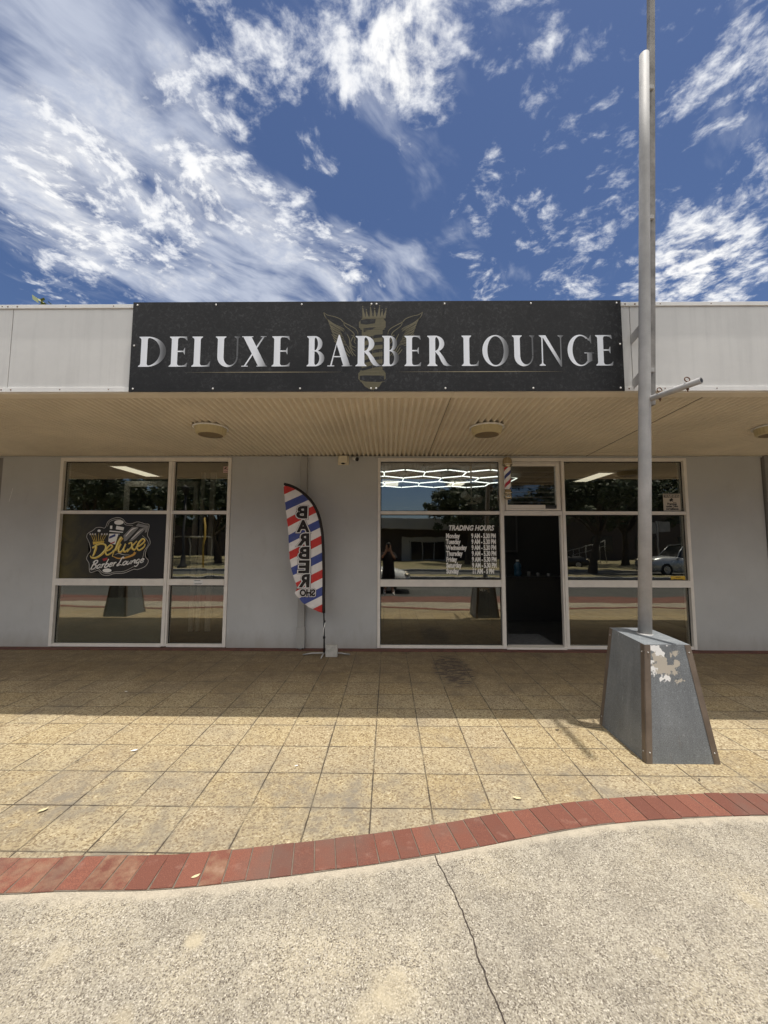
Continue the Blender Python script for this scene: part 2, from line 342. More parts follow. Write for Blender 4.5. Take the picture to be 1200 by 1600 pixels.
def mat_film():
    m, g, p = new_mat('frosted_film'); o = [n for n in g.t.nodes if n.type == 'OUTPUT_MATERIAL'][0]
    tr = g.n('ShaderNodeBsdfTransparent', i_Color=(.8, .85, .82)); g.put(p.inputs['Base Color'], (.25, .30, .285)); p.inputs['Roughness'].default_value = .6
    mx = g.n('ShaderNodeMixShader'); mx.inputs[0].default_value = .85
    g.t.links.new(tr.outputs[0], mx.inputs[1]); g.t.links.new(p.outputs[0], mx.inputs[2]); g.t.links.new(mx.outputs[0], o.inputs[0]); return m
M['film'] = mat_film()
def mat_sign():
    m, g, p = new_mat('sign_panel_print'); co = wco(g)
    n1 = g.noise(co, 2.0, 6.0, .65); n2 = g.noise(co, 26.0, 6.0, .75, .6); n3 = g.noise(co, 90.0, 3.0, .7)
    c = g.mix(g.mr(n1, .3, .7), (.012, .012, .013), (.022, .022, .023))
    c = g.mix(g.m('MULTIPLY', g.m('MULTIPLY', g.mr(n2, .50, .68), g.mr(n1, .35, .65)), .75), c, (.085, .085, .088))
    c = g.mix(g.m('MULTIPLY', g.mr(n3, .55, .7), .25), c, (.06, .06, .06))
    g.put(p.inputs['Base Color'], c); p.inputs['Roughness'].default_value = .42; p.inputs['Specular IOR Level'].default_value = .22; return m
M['sign'] = mat_sign()
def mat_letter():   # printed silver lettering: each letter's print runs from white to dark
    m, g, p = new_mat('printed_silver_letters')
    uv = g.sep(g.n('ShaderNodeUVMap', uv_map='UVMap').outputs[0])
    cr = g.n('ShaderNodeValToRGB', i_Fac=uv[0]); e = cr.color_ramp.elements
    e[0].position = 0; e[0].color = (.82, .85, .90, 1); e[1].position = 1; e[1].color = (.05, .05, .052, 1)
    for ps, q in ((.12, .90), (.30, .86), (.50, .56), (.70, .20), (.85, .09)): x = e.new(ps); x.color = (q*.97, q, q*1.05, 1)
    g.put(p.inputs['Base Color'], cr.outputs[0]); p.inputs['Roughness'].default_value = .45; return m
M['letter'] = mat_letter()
def mat_boxpanel(name, patches):
    m, g, p = new_mat(name); co = wco(g)
    n1 = g.noise(co, 2.5, 5.0, .6); n2 = g.noise(co, 210.0, 3.0, .7)
    mp = g.n('ShaderNodeMapping', i_Vector=co); mp.inputs['Scale'].default_value = (9, 9, 1.1); n3 = g.noise(mp.outputs[0], 1.0, 5.0, .65)
    c = g.mix(g.mr(n1, .3, .7), (.155, .17, .18), (.23, .25, .262))
    c = g.mix(g.m('MULTIPLY', g.mr(n2, .5, .62), .65), c, (.075, .085, .095)); c = g.mix(g.m('MULTIPLY', g.mr(n2, .44, .34), .6), c, (.44, .47, .50))
    sc_ = g.mr(g.noise(g.v('MULTIPLY', co, (30, 30, 2.5)), 1.3, 5.0, .7), .64, .70); c = g.mix(g.m('MULTIPLY', sc_, .5), c, (.55, .56, .56))
    ru = g.m('MULTIPLY', g.mr(g.noise(g.v('MULTIPLY', co, (22, 22, 1.2)), 1.0, 4.0, .6), .60, .75), g.mr(g.sep(co)[2], .35, .0)); c = g.mix(g.m('MULTIPLY', ru, .55), c, (.19, .11, .06))
    c = g.mix(g.m('MULTIPLY', g.mr(n3, .5, .75), .4), c, (.10, .11, .12)); c = g.mix(g.m('MULTIPLY', g.mr(n3, .45, .25), .3), c, (.40, .42, .43))
    if patches:
        e = g.noise(co, 16.0, 6.0, .62); e2 = g.noise(co, 60.0, 5.0, .6)
        def patch(pts, colr, c):
            acc = None
            for (x, z, r) in pts:
                dd = g.m('SUBTRACT', g.v('LENGTH', g.v('MULTIPLY', g.v('SUBTRACT', co, (x, 0, z)), (1, 0, 1))), r)
                acc = dd if acc is None else g.m('MINIMUM', acc, dd)
            acc = g.m('ADD', g.m('ADD', acc, g.mr(g.sep(co)[2], .880, .886, 0.0, 1.0)), g.m('ADD', g.m('MULTIPLY', g.m('SUBTRACT', e, .5), .16), g.m('MULTIPLY', g.m('SUBTRACT', e2, .5), .05)))
            return g.mix(g.mr(acc, .002, -.002), c, colr)
        c = patch(((2.19, .79, .055), (2.19, .71, .05), (2.26, .70, .045), (2.22, .75, .06), (2.30, .79, .028), (2.335, .80, .032), (2.34, .74, .032), (2.32, .67, .035), (2.335, .60, .028)), (.47, .43, .36), c)
        c = patch(((2.16, .86, .034), (2.20, .84, .032), (2.24, .81, .02), (2.14, .76, .016), (2.145, .70, .014), (2.15, .64, .024), (2.20, .62, .020), (2.24, .625, .016), (2.28, .875, .012)), (.82, .82, .80), c)
    g.put(p.inputs['Base Color'], c); p.inputs['Roughness'].default_value = .55; p.inputs['Metallic'].default_value = .0; bump(g, p, g.m('ADD', n2, g.m('MULTIPLY', n1, 6.0)), .3, .004); return m
M['boxgrey'] = mat_boxpanel('grey_sheet_metal', True)
def mat_flag():
    m, g, p = new_mat('striped_flag_cloth')
    uv = g.sep(g.n('ShaderNodeUVMap', uv_map='UVMap').outputs[0])
    t = g.m('ADD', uv[1], g.m('MULTIPLY', uv[0], .5))          # uv in thousandths of the flag drawing
    ph = g.m('FRACT', g.m('DIVIDE', g.m('ADD', g.m('SUBTRACT', t, .470), .275*4+.034), .275))
    isr = g.m('LESS_THAN', ph, .248); isb = g.m('MULTIPLY', g.m('GREATER_THAN', ph, .5), g.m('LESS_THAN', ph, .748))
    c = g.mix(isr, (.78, .74, .72), (.56, .04, .035)); c = g.mix(isb, c, (.055, .08, .28))
    n = g.noise(wco(g), 9.0, 4.0, .6); c = g.mix(g.m('MULTIPLY', g.mr(n, .5, .75), .15), c, (.3, .28, .27))
    g.put(p.inputs['Base Color'], c); p.inputs['Roughness'].default_value = .85
    w_ = g.noise(g.v('MULTIPLY', wco(g), (14, 14, 5)), 1.0, 4.0, .6, .8); bump(g, p, w_, .55, .03); p.inputs['Sheen Weight'].default_value = .2; return m
M['flag'] = mat_flag()
def mat_stripe_cyl():
    m, g, p = new_mat('barber_pole_stripes'); x, y, z = g.sep(obco(g))
    ang = g.m('DIVIDE', g.m('ARCTAN2', y, x), 2*math.pi)
    ph = g.m('FRACT', g.m('ADD', g.m('ADD', g.m('MULTIPLY', z, -3.55), g.m('MULTIPLY', ang, 1.0)), 4.35))
    isr = g.m('LESS_THAN', ph, .22); isb = g.m('MULTIPLY', g.m('GREATER_THAN', ph, .5), g.m('LESS_THAN', ph, .72))
    c = g.mix(isr, (.88, .86, .86), (.50, .02, .03)); c = g.mix(isb, c, (.04, .06, .24))
    g.put(p.inputs['Base Color'], c); p.inputs['Roughness'].default_value = .12; p.inputs['Coat Weight'].default_value = .5; return m
M['polestripe'] = mat_stripe_cyl()
def mat_logo_bg():
    m, g, p = new_mat('window_logo_background'); co = wco(g); x, y, z = g.sep(co)
    n = g.noise(g.v('MULTIPLY', co, (1, 1, 1)), 3.2, 5.0, .6, 1.2)
    f = g.mr(x, -5.55, -4.75, 1.0, 0.0); f2 = g.m('MULTIPLY', f, g.mr(n, .35, .65, .35, 1.0))   # printed gold wash fading into black
    c = g.mix(f2, (.009, .008, .009), (.10, .08, .016)); g.put(p.inputs['Base Color'], c); p.inputs['Roughness'].default_value = .4; return m
M['logobg'] = mat_logo_bg()
def mat_leaf(name, c1, c2):
    m, g, p = new_mat(name); r = g.n('ShaderNodeAttribute', attribute_name='rnd').outputs['Fac']
    g.put(p.inputs['Base Color'], g.mix(r, c1, c2)); p.inputs['Roughness'].default_value = .55
    p.inputs['Subsurface Weight'].default_value = 0; return m
M['leaf'] = mat_leaf('foliage', (.02, .033, .012), (.06, .08, .028))
# ---------------------------------------------------------------- builders
def link(name, me, parent=None, mat=None):
    o = bpy.data.objects.new(name, me); COL.objects.link(o)
    if mat is not None:
        for q in (mat if isinstance(mat, list) else [mat]): me.materials.append(q)
    if parent is not None: o.parent = parent
    return o
def tag(o, label=None, cat=None, group=None, kind=None):
    if label: o['label'] = label
    if cat: o['category'] = cat
    if group: o['group'] = group
    if kind: o['kind'] = kind
    return o
def thing(name, label, cat, group=None, loc=(0, 0, 0)):
    o = bpy.data.objects.new(name, None); COL.objects.link(o); o.location = loc; o.empty_display_size = .2
    return tag(o, label, cat, group)
class MB:
    def __init__(s): s.b = bmesh.new(); s.mi = 0
    def _f(s, vs):
        try: f = s.b.faces.new(vs); f.material_index = s.mi; return f
        except ValueError: return None
    def box(s, x0, x1, y0, y1, z0, z1, bev=0.0, M4=None):
        r = bmesh.ops.create_cube(s.b, size=1.0)
        mt = Matrix.Translation(((x0+x1)/2, (y0+y1)/2, (z0+z1)/2)) @ Matrix.Diagonal((x1-x0, y1-y0, z1-z0, 1))
        if M4 is not None: mt = M4 @ mt
        bmesh.ops.transform(s.b, matrix=mt, verts=r['verts'])
        for v in r['verts']:
            for f in v.link_faces: f.material_index = s.mi
        if bev > 0:
            es = list({e for v in r['verts'] for e in v.link_edges})
            bmesh.ops.bevel(s.b, geom=es, offset=bev, segments=2, profile=.7, affect='EDGES')
        return s
    def hexa(s, pts):     # 8 points: bottom 4, top 4 (same winding)
        v = [s.b.verts.new(p) for p in pts]
        for q in ((3, 2, 1, 0), (4, 5, 6, 7), (0, 1, 5, 4), (1, 2, 6, 5), (2, 3, 7, 6), (3, 0, 4, 7)): s._f([v[i] for i in q])
        return s
    def tube(s, pts, r, seg=12, caps=True):
        pts = [Vector(p) for p in pts]; n = len(pts); rs = r if isinstance(r, (list, tuple)) else [r]*n
        rings = []; prev = None
        for i, p in enumerate(pts):
            t = (pts[min(i+1, n-1)] - pts[max(i-1, 0)]).normalized()
            if prev is None:
                a = Vector((0, 0, 1)) if abs(t.z) < .9 else Vector((1, 0, 0)); u = t.cross(a).normalized()
            else: u = (prev - t*prev.dot(t)).normalized()
            prev = u; w_ = t.cross(u)
            rings.append([s.b.verts.new(p + (u*math.cos(2*math.pi*k/seg) + w_*math.sin(2*math.pi*k/seg))*rs[i]) for k in range(seg)])
        for a, b in zip(rings, rings[1:]):
            for k in range(seg):
                f = s._f([a[k], a[(k+1) % seg], b[(k+1) % seg], b[k]])
                if f: f.smooth = True
        if caps: s._f(rings[0][::-1]); s._f(rings[-1])
        return s
    def lathe(s, prof, seg=32, c=(0, 0, 0), rib=None):
        rings = []
        for (r, z) in prof:
            if r < 1e-6: rings.append([s.b.verts.new((c[0], c[1], c[2]+z))]); continue
            rings.append([s.b.verts.new((c[0]+(r*(1+(rib or 0)*((k % 2)*1.0)))*math.cos(2*math.pi*k/seg), c[1]+(r*(1+(rib or 0)*((k % 2)*1.0)))*math.sin(2*math.pi*k/seg), c[2]+z)) for k in range(seg)])
        for a, b in zip(rings, rings[1:]):
            for k in range(seg):
                if len(a) == 1 and len(b) == 1: continue
                if len(a) == 1: f = s._f([a[0], b[(k+1) % seg], b[k]])
                elif len(b) == 1: f = s._f([a[k], a[(k+1) % seg], b[0]])
                else: f = s._f([a[k], a[(k+1) % seg], b[(k+1) % seg], b[k]])
                if f: f.smooth = rib is None
        return s
    def poly(s, pts):
        return s._f([s.b.verts.new(p) for p in pts])
    def prism(s, pts, vec):
        vec = Vector(vec); a = [s.b.verts.new(p) for p in pts]; b = [s.b.verts.new(Vector(p)+vec) for p in pts]; n = len(a)
        s._f(a[::-1]); s._f(b)
        for i in range(n): s._f([a[i], a[(i+1) % n], b[(i+1) % n], b[i]])
        return s
    def sphere(s, c, r, sc=(1, 1, 1), seg=20):
        q = bmesh.ops.create_uvsphere(s.b, u_segments=seg, v_segments=seg//2+2, radius=r)
        bmesh.ops.transform(s.b, matrix=Matrix.Translation(c) @ Matrix.Diagonal((*sc, 1)), verts=q['verts'])
        for v in q['verts']:
            for f in v.link_faces: f.smooth = True; f.material_index = s.mi
        return s
    def build(s, name, mat, parent=None, fix=True):
        if fix: bmesh.ops.recalc_face_normals(s.b, faces=s.b.faces[:])
        me = bpy.data.meshes.new(name); s.b.to_mesh(me); s.b.free()
        return link(name, me, parent, mat)
def eval_mesh(o, name):
    COL.objects.link(o); dg = bpy.context.evaluated_depsgraph_get(); dg.update()
    me = bpy.data.meshes.new_from_object(o.evaluated_get(dg)); me.name = name
    COL.objects.unlink(o); return me
def text(name, body, size, mat, parent=None, loc=(0, 0, 0), offset=0.0, shear=0.0, sx=1.0, align='LEFT', roll=0.0, mirror=False, space=1.0, thick=.0006, sz=1.0):
    cu = bpy.data.curves.new('lettering', 'FONT'); cu.body = body; cu.size = size; cu.offset = offset; cu.shear = shear
    cu.align_x = align; cu.extrude = thick; cu.space_character = space; cu.resolution_u = 3
    o = bpy.data.objects.new('lettering', cu); me = eval_mesh(o, name); me.materials.clear()
    bpy.data.objects.remove(o)
    mt = Matrix.Translation(loc) @ Matrix.Rotation(roll, 4, 'Y') @ Matrix.Rotation(math.pi/2, 4, 'X') @ Matrix.Diagonal((sx*(-1 if mirror else 1), sz, 1, 1))
    me.transform(mt)
    return link(name, me, parent, mat)
def smooth_pts(pts, k=6):
    P_ = [Vector(p) for p in pts]; P_ = [P_[0]*2-P_[1]] + P_ + [P_[-1]*2-P_[-2]]; out = []
    for i in range(1, len(P_)-2):
        p0, p1, p2, p3 = P_[i-1:i+3]
        for j in range(k):
            t = j/k; out.append(.5*((2*p1)+(p2-p0)*t+(2*p0-5*p1+4*p2-p3)*t*t+(3*p1-p0-3*p2+p3)*t**3))
    out.append(P_[-2]); return out
def ribbon(mb, pts2, w, y, th, mp, k=6, taper=True, sm=True):
    """flat brush stroke in a wall-parallel plane; pts2 in drawing units, mp maps them to (x, z)"""
    q = [Vector(mp(*p)) for p in pts2]
    q = smooth_pts([(a.x, a.y, 0) for a in q], k) if sm and len(q) > 2 else [Vector((a.x, a.y, 0)) for a in q]
    n = len(q); L = []; R_ = []
    for i, p in enumerate(q):
        t = q[min(i+1, n-1)]-q[max(i-1, 0)]
        if t.length < 1e-9: t = Vector((1, 0, 0))
        t.normalize(); nn = Vector((-t.y, t.x, 0)); ww = w[0] if n == 1 else (w[0]+(w[-1]-w[0])*i/(n-1) if len(w) < 3 else (w[0]+(w[1]-w[0])*2*i/(n-1) if i < n/2 else w[1]+(w[2]-w[1])*(2*i/(n-1)-1)))
        L.append(p+nn*ww/2); R_.append(p-nn*ww/2)
    a = [mb.b.verts.new((v.x, y, v.y)) for v in L]; b = [mb.b.verts.new((v.x, y, v.y)) for v in R_]
    for i in range(n-1): mb._f([a[i], a[i+1], b[i+1], b[i]])
def flat(mb, pts2, y, mp, hole=None):
    mb.poly([(mp(*p)[0], y, mp(*p)[1]) for p in pts2])

# ---------------------------------------------------------------- ground
def interp(pts, x):
    if x <= pts[0][0]: return pts[0][1]
    for a, b in zip(pts, pts[1:]):
        if x <= b[0]:
            t = (x-a[0])/(b[0]-a[0]); return a[1]+(b[1]-a[1])*t
    return pts[-1][1]
mid = [(-13, -4.7), (-9, -4.2), (-7, -3.85), (-5.2, -3.9), (-3.6, -4.20), (-2.6, -4.35), (-1.95, -4.373), (-1.6, -4.352), (-1.14, -4.336), (-.70, -4.276), (-.34, -4.215), (-.02, -4.155), (.39, -4.065), (.83, -3.955), (1.29, -3.853), (1.84, -3.788), (2.49, -3.755), (3.6, -3.80), (5.2, -4.10), (7, -4.25), (9, -4.05), (13, -3.7)]
curve = smooth_pts([(a, b, 0) for a, b in mid], 14)
cum = [0.0]
for a, b in zip(curve, curve[1:]): cum.append(cum[-1]+(b-a).length)
def at_s(sv):
    for i in range(len(cum)-1):
        if cum[i+1] >= sv: break
    t = (sv-cum[i])/(cum[i+1]-cum[i]); p = curve[i].lerp(curve[i+1], t); tg = (curve[i+1]-curve[i]).normalized()
    return p, Vector((-tg.y, tg.x, 0))
gr = MB(); gr.poly([(-600, -600, -.16), (600, -600, -.16), (600, 600, -.16), (-600, 600, -.16)]); tag(gr.build('ground', M['verge']), kind='structure')
pv = MB(); n = len(curve)
top = [pv.b.verts.new((p.x, .35, 0)) for p in curve]; lo = [pv.b.verts.new((p.x, p.y, 0)) for p in curve]
for i in range(n-1): pv._f([lo[i], lo[i+1], top[i+1], top[i]])
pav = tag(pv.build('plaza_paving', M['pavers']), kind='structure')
cn = MB(); lay = cn.b.verts.layers.float.new('edge'); rows = []
for fr in range(13):
    row = []
    for p in curve:
        e = p.y-.1; t = fr/12; y = e + (-5.08-e)*(t**1.6); v = cn.b.verts.new((p.x, y, 0)); v[lay] = (e-y) ; row.append(v)
    rows.append(row)
for a, b in zip(rows, rows[1:]):
    for i in range(n-1): cn._f([b[i], b[i+1], a[i+1], a[i]])
conc = tag(cn.build('concrete_path', M['concrete']), kind='structure')
ck = MB(); cp = [(.253, -4.180), (.259, -4.215), (.268, -4.27), (.292, -4.33), (.300, -4.38), (.325, -4.44), (.331, -4.49), (.345, -4.53), (.352, -4.585), (.362, -4.63), (.372, -4.69), (.369, -4.74), (.385, -4.79), (.388, -4.84), (.406, -4.90), (.418, -4.97), (.43, -5.06)]
cpts = []
for a, b in zip(cp, cp[1:]):
    for j in range(7):
        t = j/7; x = a[0]+(b[0]-a[0])*t; y = a[1]+(b[1]-a[1])*t
        cpts.append((x+.0045*mnoise.noise((y*40, 3, 1))+.002*mnoise.noise((y*160, 7, 1)), y))
L = []; R_ = []
for i, (x, y) in enumerate(cpts):
    ww = .0023*(1+.7*mnoise.noise((y*50, 1, 5))) + .0006
    L.append(ck.b.verts.new((x-ww, y, .0022))); R_.append(ck.b.verts.new((x+ww, y, .0022)))
for i in range(len(L)-1): ck._f([R_[i], R_[i+1], L[i+1], L[i]])
ck.build('crack', M['crack'], conc)
# curved brick header course on a bed of mortar
bd = MB(); A = []; B = []
for i in range(n):
    t = (curve[min(i+1, n-1)]-curve[max(0, i-1)]).normalized(); nn = Vector((-t.y, t.x, 0))
    A.append(bd.b.verts.new(curve[i]+nn*.111+Vector((0, 0, .003)))); B.append(bd.b.verts.new(curve[i]-nn*.111+Vector((0, 0, .003))))
for i in range(n-1): bd._f([B[i], B[i+1], A[i+1], A[i]])
edging = tag(bd.build('brick_edging', M['mortar']), kind='structure')
bk = MB(); rl = bk.b.verts.layers.float.new('rnd'); wl = bk.b.verts.layers.float.new('wear')
s_ = 0.06; pitch = .1135
while s_ < cum[-1]-.15:
    p, nn = at_s(s_); t = Vector((nn.y, -nn.x, 0)); r = random.random()
    near_wear = 1.0 if (-2.1 < p.x < -1.2 and random.random() < .55) or random.random() < .012 else 0.0
    hw = (pitch-.0055+random.uniform(-.002, .002))/2; hl = .107+random.uniform(-.005, .004); dz_ = .007+random.uniform(-.0014, .0014); tl = random.uniform(-.008, .008)
    q = Matrix.Rotation(tl, 3, 'Z'); tt = q @ t; n2 = q @ nn; vs = []
    for (a, b) in ((-1, -1), (1, -1), (1, 1), (-1, 1)): vs.append((p+tt*hw*a+n2*hl*b))
    lov = [bk.b.verts.new(v+Vector((0, 0, .001))) for v in vs]
    inn = [bk.b.verts.new(p+(v-p)*1.0+Vector((0, 0, dz_-.002))) for v in vs]
    tp = [bk.b.verts.new(p+(v-p)*.0+tt*(hw-.002)*a+n2*(hl-.002)*b+Vector((0, 0, dz_))) for v, (a, b) in zip(vs, ((-1, -1), (1, -1), (1, 1), (-1, 1)))]
    for v in lov+inn+tp: v[rl] = r; v[wl] = near_wear
    bk._f(tp)
    for k in range(4): bk._f([lov[k], lov[(k+1) % 4], inn[(k+1) % 4], inn[k]]); bk._f([inn[k], inn[(k+1) % 4], tp[(k+1) % 4], tp[k]])
    s_ += pitch
bk.build('bricks', M['brick'], edging)
tb = MB(); tb.box(-12.9, 12.9, -.145, -.002, -.02, .012, .003); ts = tag(tb.build('threshold_strip', M['strip']), kind='structure')
rb = MB(); rb.box(-40, 40, -6.4, -5.08, -.15, .001); tag(rb.build('red_kerb_paving', M['redband']), kind='structure')
rd = MB(); rd.poly([(-90, -13.8, -.13), (90, -13.8, -.13), (90, -6.4, -.13), (-90, -6.4, -.13)]); tag(rd.build('road', M['asphalt']), kind='structure')
kb = MB(); kb.box(-90, 90, -14.1, -13.8, -.15, .02, .01); kb.box(-90, 90, -19.9, -19.6, -.15, .02, .01); tag(kb.build('kerb', M['kerb']), kind='structure')
md = MB(); md.box(-90, 90, -15.6, -14.1, -.15, 0.0); tag(md.build('median_strip', M['verge']), kind='structure')
r2 = MB(); r2.poly([(-90, -19.6, -.126), (90, -19.6, -.126), (90, -15.6, -.126), (-90, -15.6, -.126)]); tag(r2.build('far_road', M['asphalt']), kind='structure')
fp = MB(); fp.box(-90, 90, -33, -19.9, -.15, 0.0); tag(fp.build('far_forecourt', M['verge']), kind='structure')

# ---------------------------------------------------------------- the shop building
shop = thing('barber_shop', 'long single storey grey rendered shop building with a cream awning and pale parapet', 'building')
SZ = 3.172; FY = -2.62; FZ = 3.250; FT = 4.190      # soffit at the wall, fascia plane, fascia foot and top
def soz(y): return SZ + (FZ-SZ)*(y/FY)
def wallpiece(x0, x1, y0=0.0, y1=.22, z0=0.0, z1=3.42, mat='render', name='wall'):
    b = MB(); b.box(x0, x1, y0, y1, z0, z1); return b.build(name, M[mat], shop)
wb = MB()
for (a, b, z0, z1) in ((-6.56, -5.565, 0, SZ), (-5.565, -2.645, 3.152, SZ), (-2.645, -.184, 0, SZ), (-.184, 4.965, 3.143, SZ), (4.965, 6.20, 0, SZ)): wb.box(a, b, 0, .22, z0, z1)
wb.build('wall', M['render'], shop)
nb = MB(); nb.box(-12.5, -6.585, .05, .20, 0, SZ-.003); nb.box(6.215, 6.30, -.05, .20, 0, SZ-.003); nb.box(6.30, 12.5, .10, .20, 0, SZ-.003); nb.build('adjoining_wall', M['render_dark'], shop)
# corrugated soffit
sf = MB(); N_ = int(25.0/.0755)*8; pr = []
for yy in (FY+.13, .21):
    row = []
    for i in range(N_+1):
        x = -12.5+i*.0755/8; row.append(sf.b.verts.new((x, yy, soz(yy)+.001+.050*(.5+.5*math.cos(2*math.pi*x/.0755))**1.5)))
    pr.append(row)
for i in range(N_):
    f = sf._f([pr[0][i], pr[0][i+1], pr[1][i+1], pr[1][i]]); f.smooth = True
sf.build('corrugated_soffit', M['soffit'], shop, fix=False)
sj = MB()
for xx in (.66, 3.3): sj.hexa([(xx-.002, FY+.131, soz(FY+.131)-.003), (xx+.002, FY+.131, soz(FY+.131)-.003), (xx+.002, -.02, SZ-.003), (xx-.002, -.02, SZ-.003), (xx-.002, FY+.131, soz(FY+.131)+.003), (xx+.002, FY+.131, soz(FY+.131)+.003), (xx+.002, -.02, SZ+.003), (xx-.002, -.02, SZ+.003)])
sj.build('soffit_joint', M['mortar'], shop)
fr_ = MB(); fr_.box(-12.5, .66, FY+.004, FY+.14, FZ-.012, FZ+.02, .002); fr_.box(.663, 12.5, FY+.004, FY+.14, FZ-.012, FZ+.02, .002); fr_.build('soffit_edge_trim', M['soffit'], shop)
wm = MB(); wm.box(-12.5, 12.5, -.018, -.001, SZ-.022, SZ-.001, .002); wm.build('soffit_wall_mould', M['render'], shop)
# fascia panels, with a vertical joint at x=2.385
fa = MB()
xs = [-12.5, -7.6, -3.94, -.15, 2.482, 6.2, 9.8, 12.5]
for a, b in zip(xs, xs[1:]): fa.box(a+.004, b-.004, FY, FY+.05, FZ+.05, FT-.042, .003)
fa.build('fascia_panel', M['fascia'], shop)
jt = MB()
for a in xs[1:-1]: jt.box(a-.010, a+.010, FY+.010, FY+.045, FZ+.05, FT-.042)
jt.build('joint_strip', M['pipe'], shop)
ft = MB()
for a, b in zip(xs, xs[1:]):
    ft.box(a+.002, b-.002, FY-.014, FY+.055, FT-.040, FT, .003); ft.box(a+.002, b-.002, FY-.012, FY+.003, FZ+.0, FZ+.046, .002)
ft.build('fascia_trim', M['trim'], shop)
fs = MB()
for x in [v/100 for v in range(-530, 530, 62)]:
    for z in (FT-.02, FZ+.024): fs.sphere((x+.07*math.sin(x*7), FY-.014, z), .006, (1, .6, 1), 8)
for x in xs[2:5]: 
    for sg in (-.05, .05): fs.sphere((x+sg, FY-.014, FT-.022), .008, (1, .6, 1), 8); fs.sphere((x+sg, FY-.012, FZ+.022), .008, (1, .6, 1), 8)
fs.build('fascia_screw', M['rust'], shop)
rf = MB(); rf.box(-12.5, 12.5, FY+.056, 9.5, 4.09, 4.14); rf.box(-12.5, 12.5, FY+.056, FY+.10, FZ+.03, 4.085); rf.box(-12.5, 12.5, .22, .30, 3.21, 4.085); rf.build('roof', M['fascia'], shop)
sdw = MB(); sdw.box(-12.5, -12.3, .31, 9.3, 0, 4.085); sdw.box(12.3, 12.5, .31, 9.3, 0, 4.085); sdw.box(-12.3, 12.3, 9.3, 9.5, 0, 4.085); sdw.build('outer_wall', M['render_dark'], shop)
# box downpipe
dp = MB(); dp.box(-1.466, -1.356, -.085, -.001, .36, 3.15, .004); dp.box(-1.478, -1.344, -.093, -.001, .03, .36, .004); dp.build('downpipe', M['pipe'], shop)
dq = MB(); dq.tube([(-1.41, -.055, .075), (-1.41, -.10, .02)], .025, 10); dq.box(-1.43, -1.39, -.075, -.068, .15, .19, .004); dq.build('downpipe_outlet', M['pipe'], shop)
ddp = MB(); ddp.box(6.202, 6.214, .02, .22, 0, 3.15); ddp.box(-6.583, -6.563, .03, .22, 0, 3.15); ddp.build('wall_joint', M['black'], shop)
cb = MB(); cb.tube([(1.0, -.012, 3.162), (1.6, -.014, 3.158), (2.2, -.014, 3.164), (2.9, -.013, 3.159)], .005, 6); cb.tube([(-2.0, -.012, 3.166), (-1.5, -.014, 3.174), (-.9, -.014, 3.166)], .005, 6); cb.build('cable', M['render'], shop)
sk_ = MB(); sk_.prism([(-6.405, -.0025, 2.40), (-6.40, -.0025, 2.395), (-6.352, -.0025, 2.625), (-6.358, -.0025, 2.63)], (0, .0015, 0)); sk_.build('paint_scratch', M['white'], shop)

# windows -------------------------------------------------------------
ZT, ZTR1, ZTR0, ZR1, ZR0, ZB = 3.086, 2.247, 2.192, 1.117, 1.005, .066
FYA, FYB = -.012, .075            # frame front and back
GY = .048
def frame_part(boxes, name, parent, y0=FYA, y1=FYB, mat='alu', bev=.003):
    b = MB()
    for (x0, x1, z0, z1) in boxes: b.box(x0, x1, y0, y1, z0, z1, bev)
    return b.build(name, M[mat], parent)
def pane(x0, x1, z0, z1, parent, y=GY, mat='glass'):
    b = MB(); b.box(x0, x1, y, y+.006, z0, z1); o = b.build('pane', M[mat], parent)
    g_ = MB(); t = .012
    for (a, c, e, f) in ((x0, x1, z0, z0+t), (x0, x1, z1-t, z1), (x0, x0+t, z0+t, z1-t), (x1-t, x1, z0+t, z1-t)): g_.box(a, c, y-.006, y-.0005, e, f)
    g_.build('gasket', M['dark_rubber'], o); return o
win = MB(); 
# left shop window
wl_ = frame_part([(-5.562, -5.507, .02, 3.150), (-2.705, -2.650, .02, 3.150), (-5.504, -2.708, 3.088, 3.150), (-5.504, -3.712, .02, .066), (-3.620, -2.708, .02, .066)], 'window', shop)
wl_['label'] = 'left shop window with logo film and frosted lower pane'
frame_part([(-3.709, -3.655, .03, 3.085)], 'mullion', wl_, FYA-.003)
frame_part([(-3.652, -3.622, .03, 3.085)], 'mullion', wl_, FYA+.006)
frame_part([(-5.504, -3.712, ZTR0, ZTR1), (-3.620, -2.708, ZTR0, ZTR1)], 'transom', wl_, FYA+.002)
frame_part([(-5.504, -3.712, ZR0, ZR1), (-3.620, -2.708, ZR0+.01, ZR1-.004)], 'push_rail', wl_, FYA-.004)
for (a, b) in ((-5.505, -3.711), (-3.621, -2.707)):
    for (c, e) in ((ZB, ZR0), (ZR1, ZTR0), (ZTR1, ZT)):
        if a < -5 and c == ZR1: continue
        pane(a, b, c, e, wl_)
lb = MB(); lb.box(-5.505, -3.711, GY-.004, GY+.004, ZR1, ZTR0); lbo = lb.build('pane', M['logobg'], wl_); lbo['label'] = 'middle pane covered by a black and gold printed film'
fm = MB(); fm.box(-5.50, -3.72, GY+.010, GY+.012, ZB, .80); fm.build('frosted_film', M['film'], wl_)
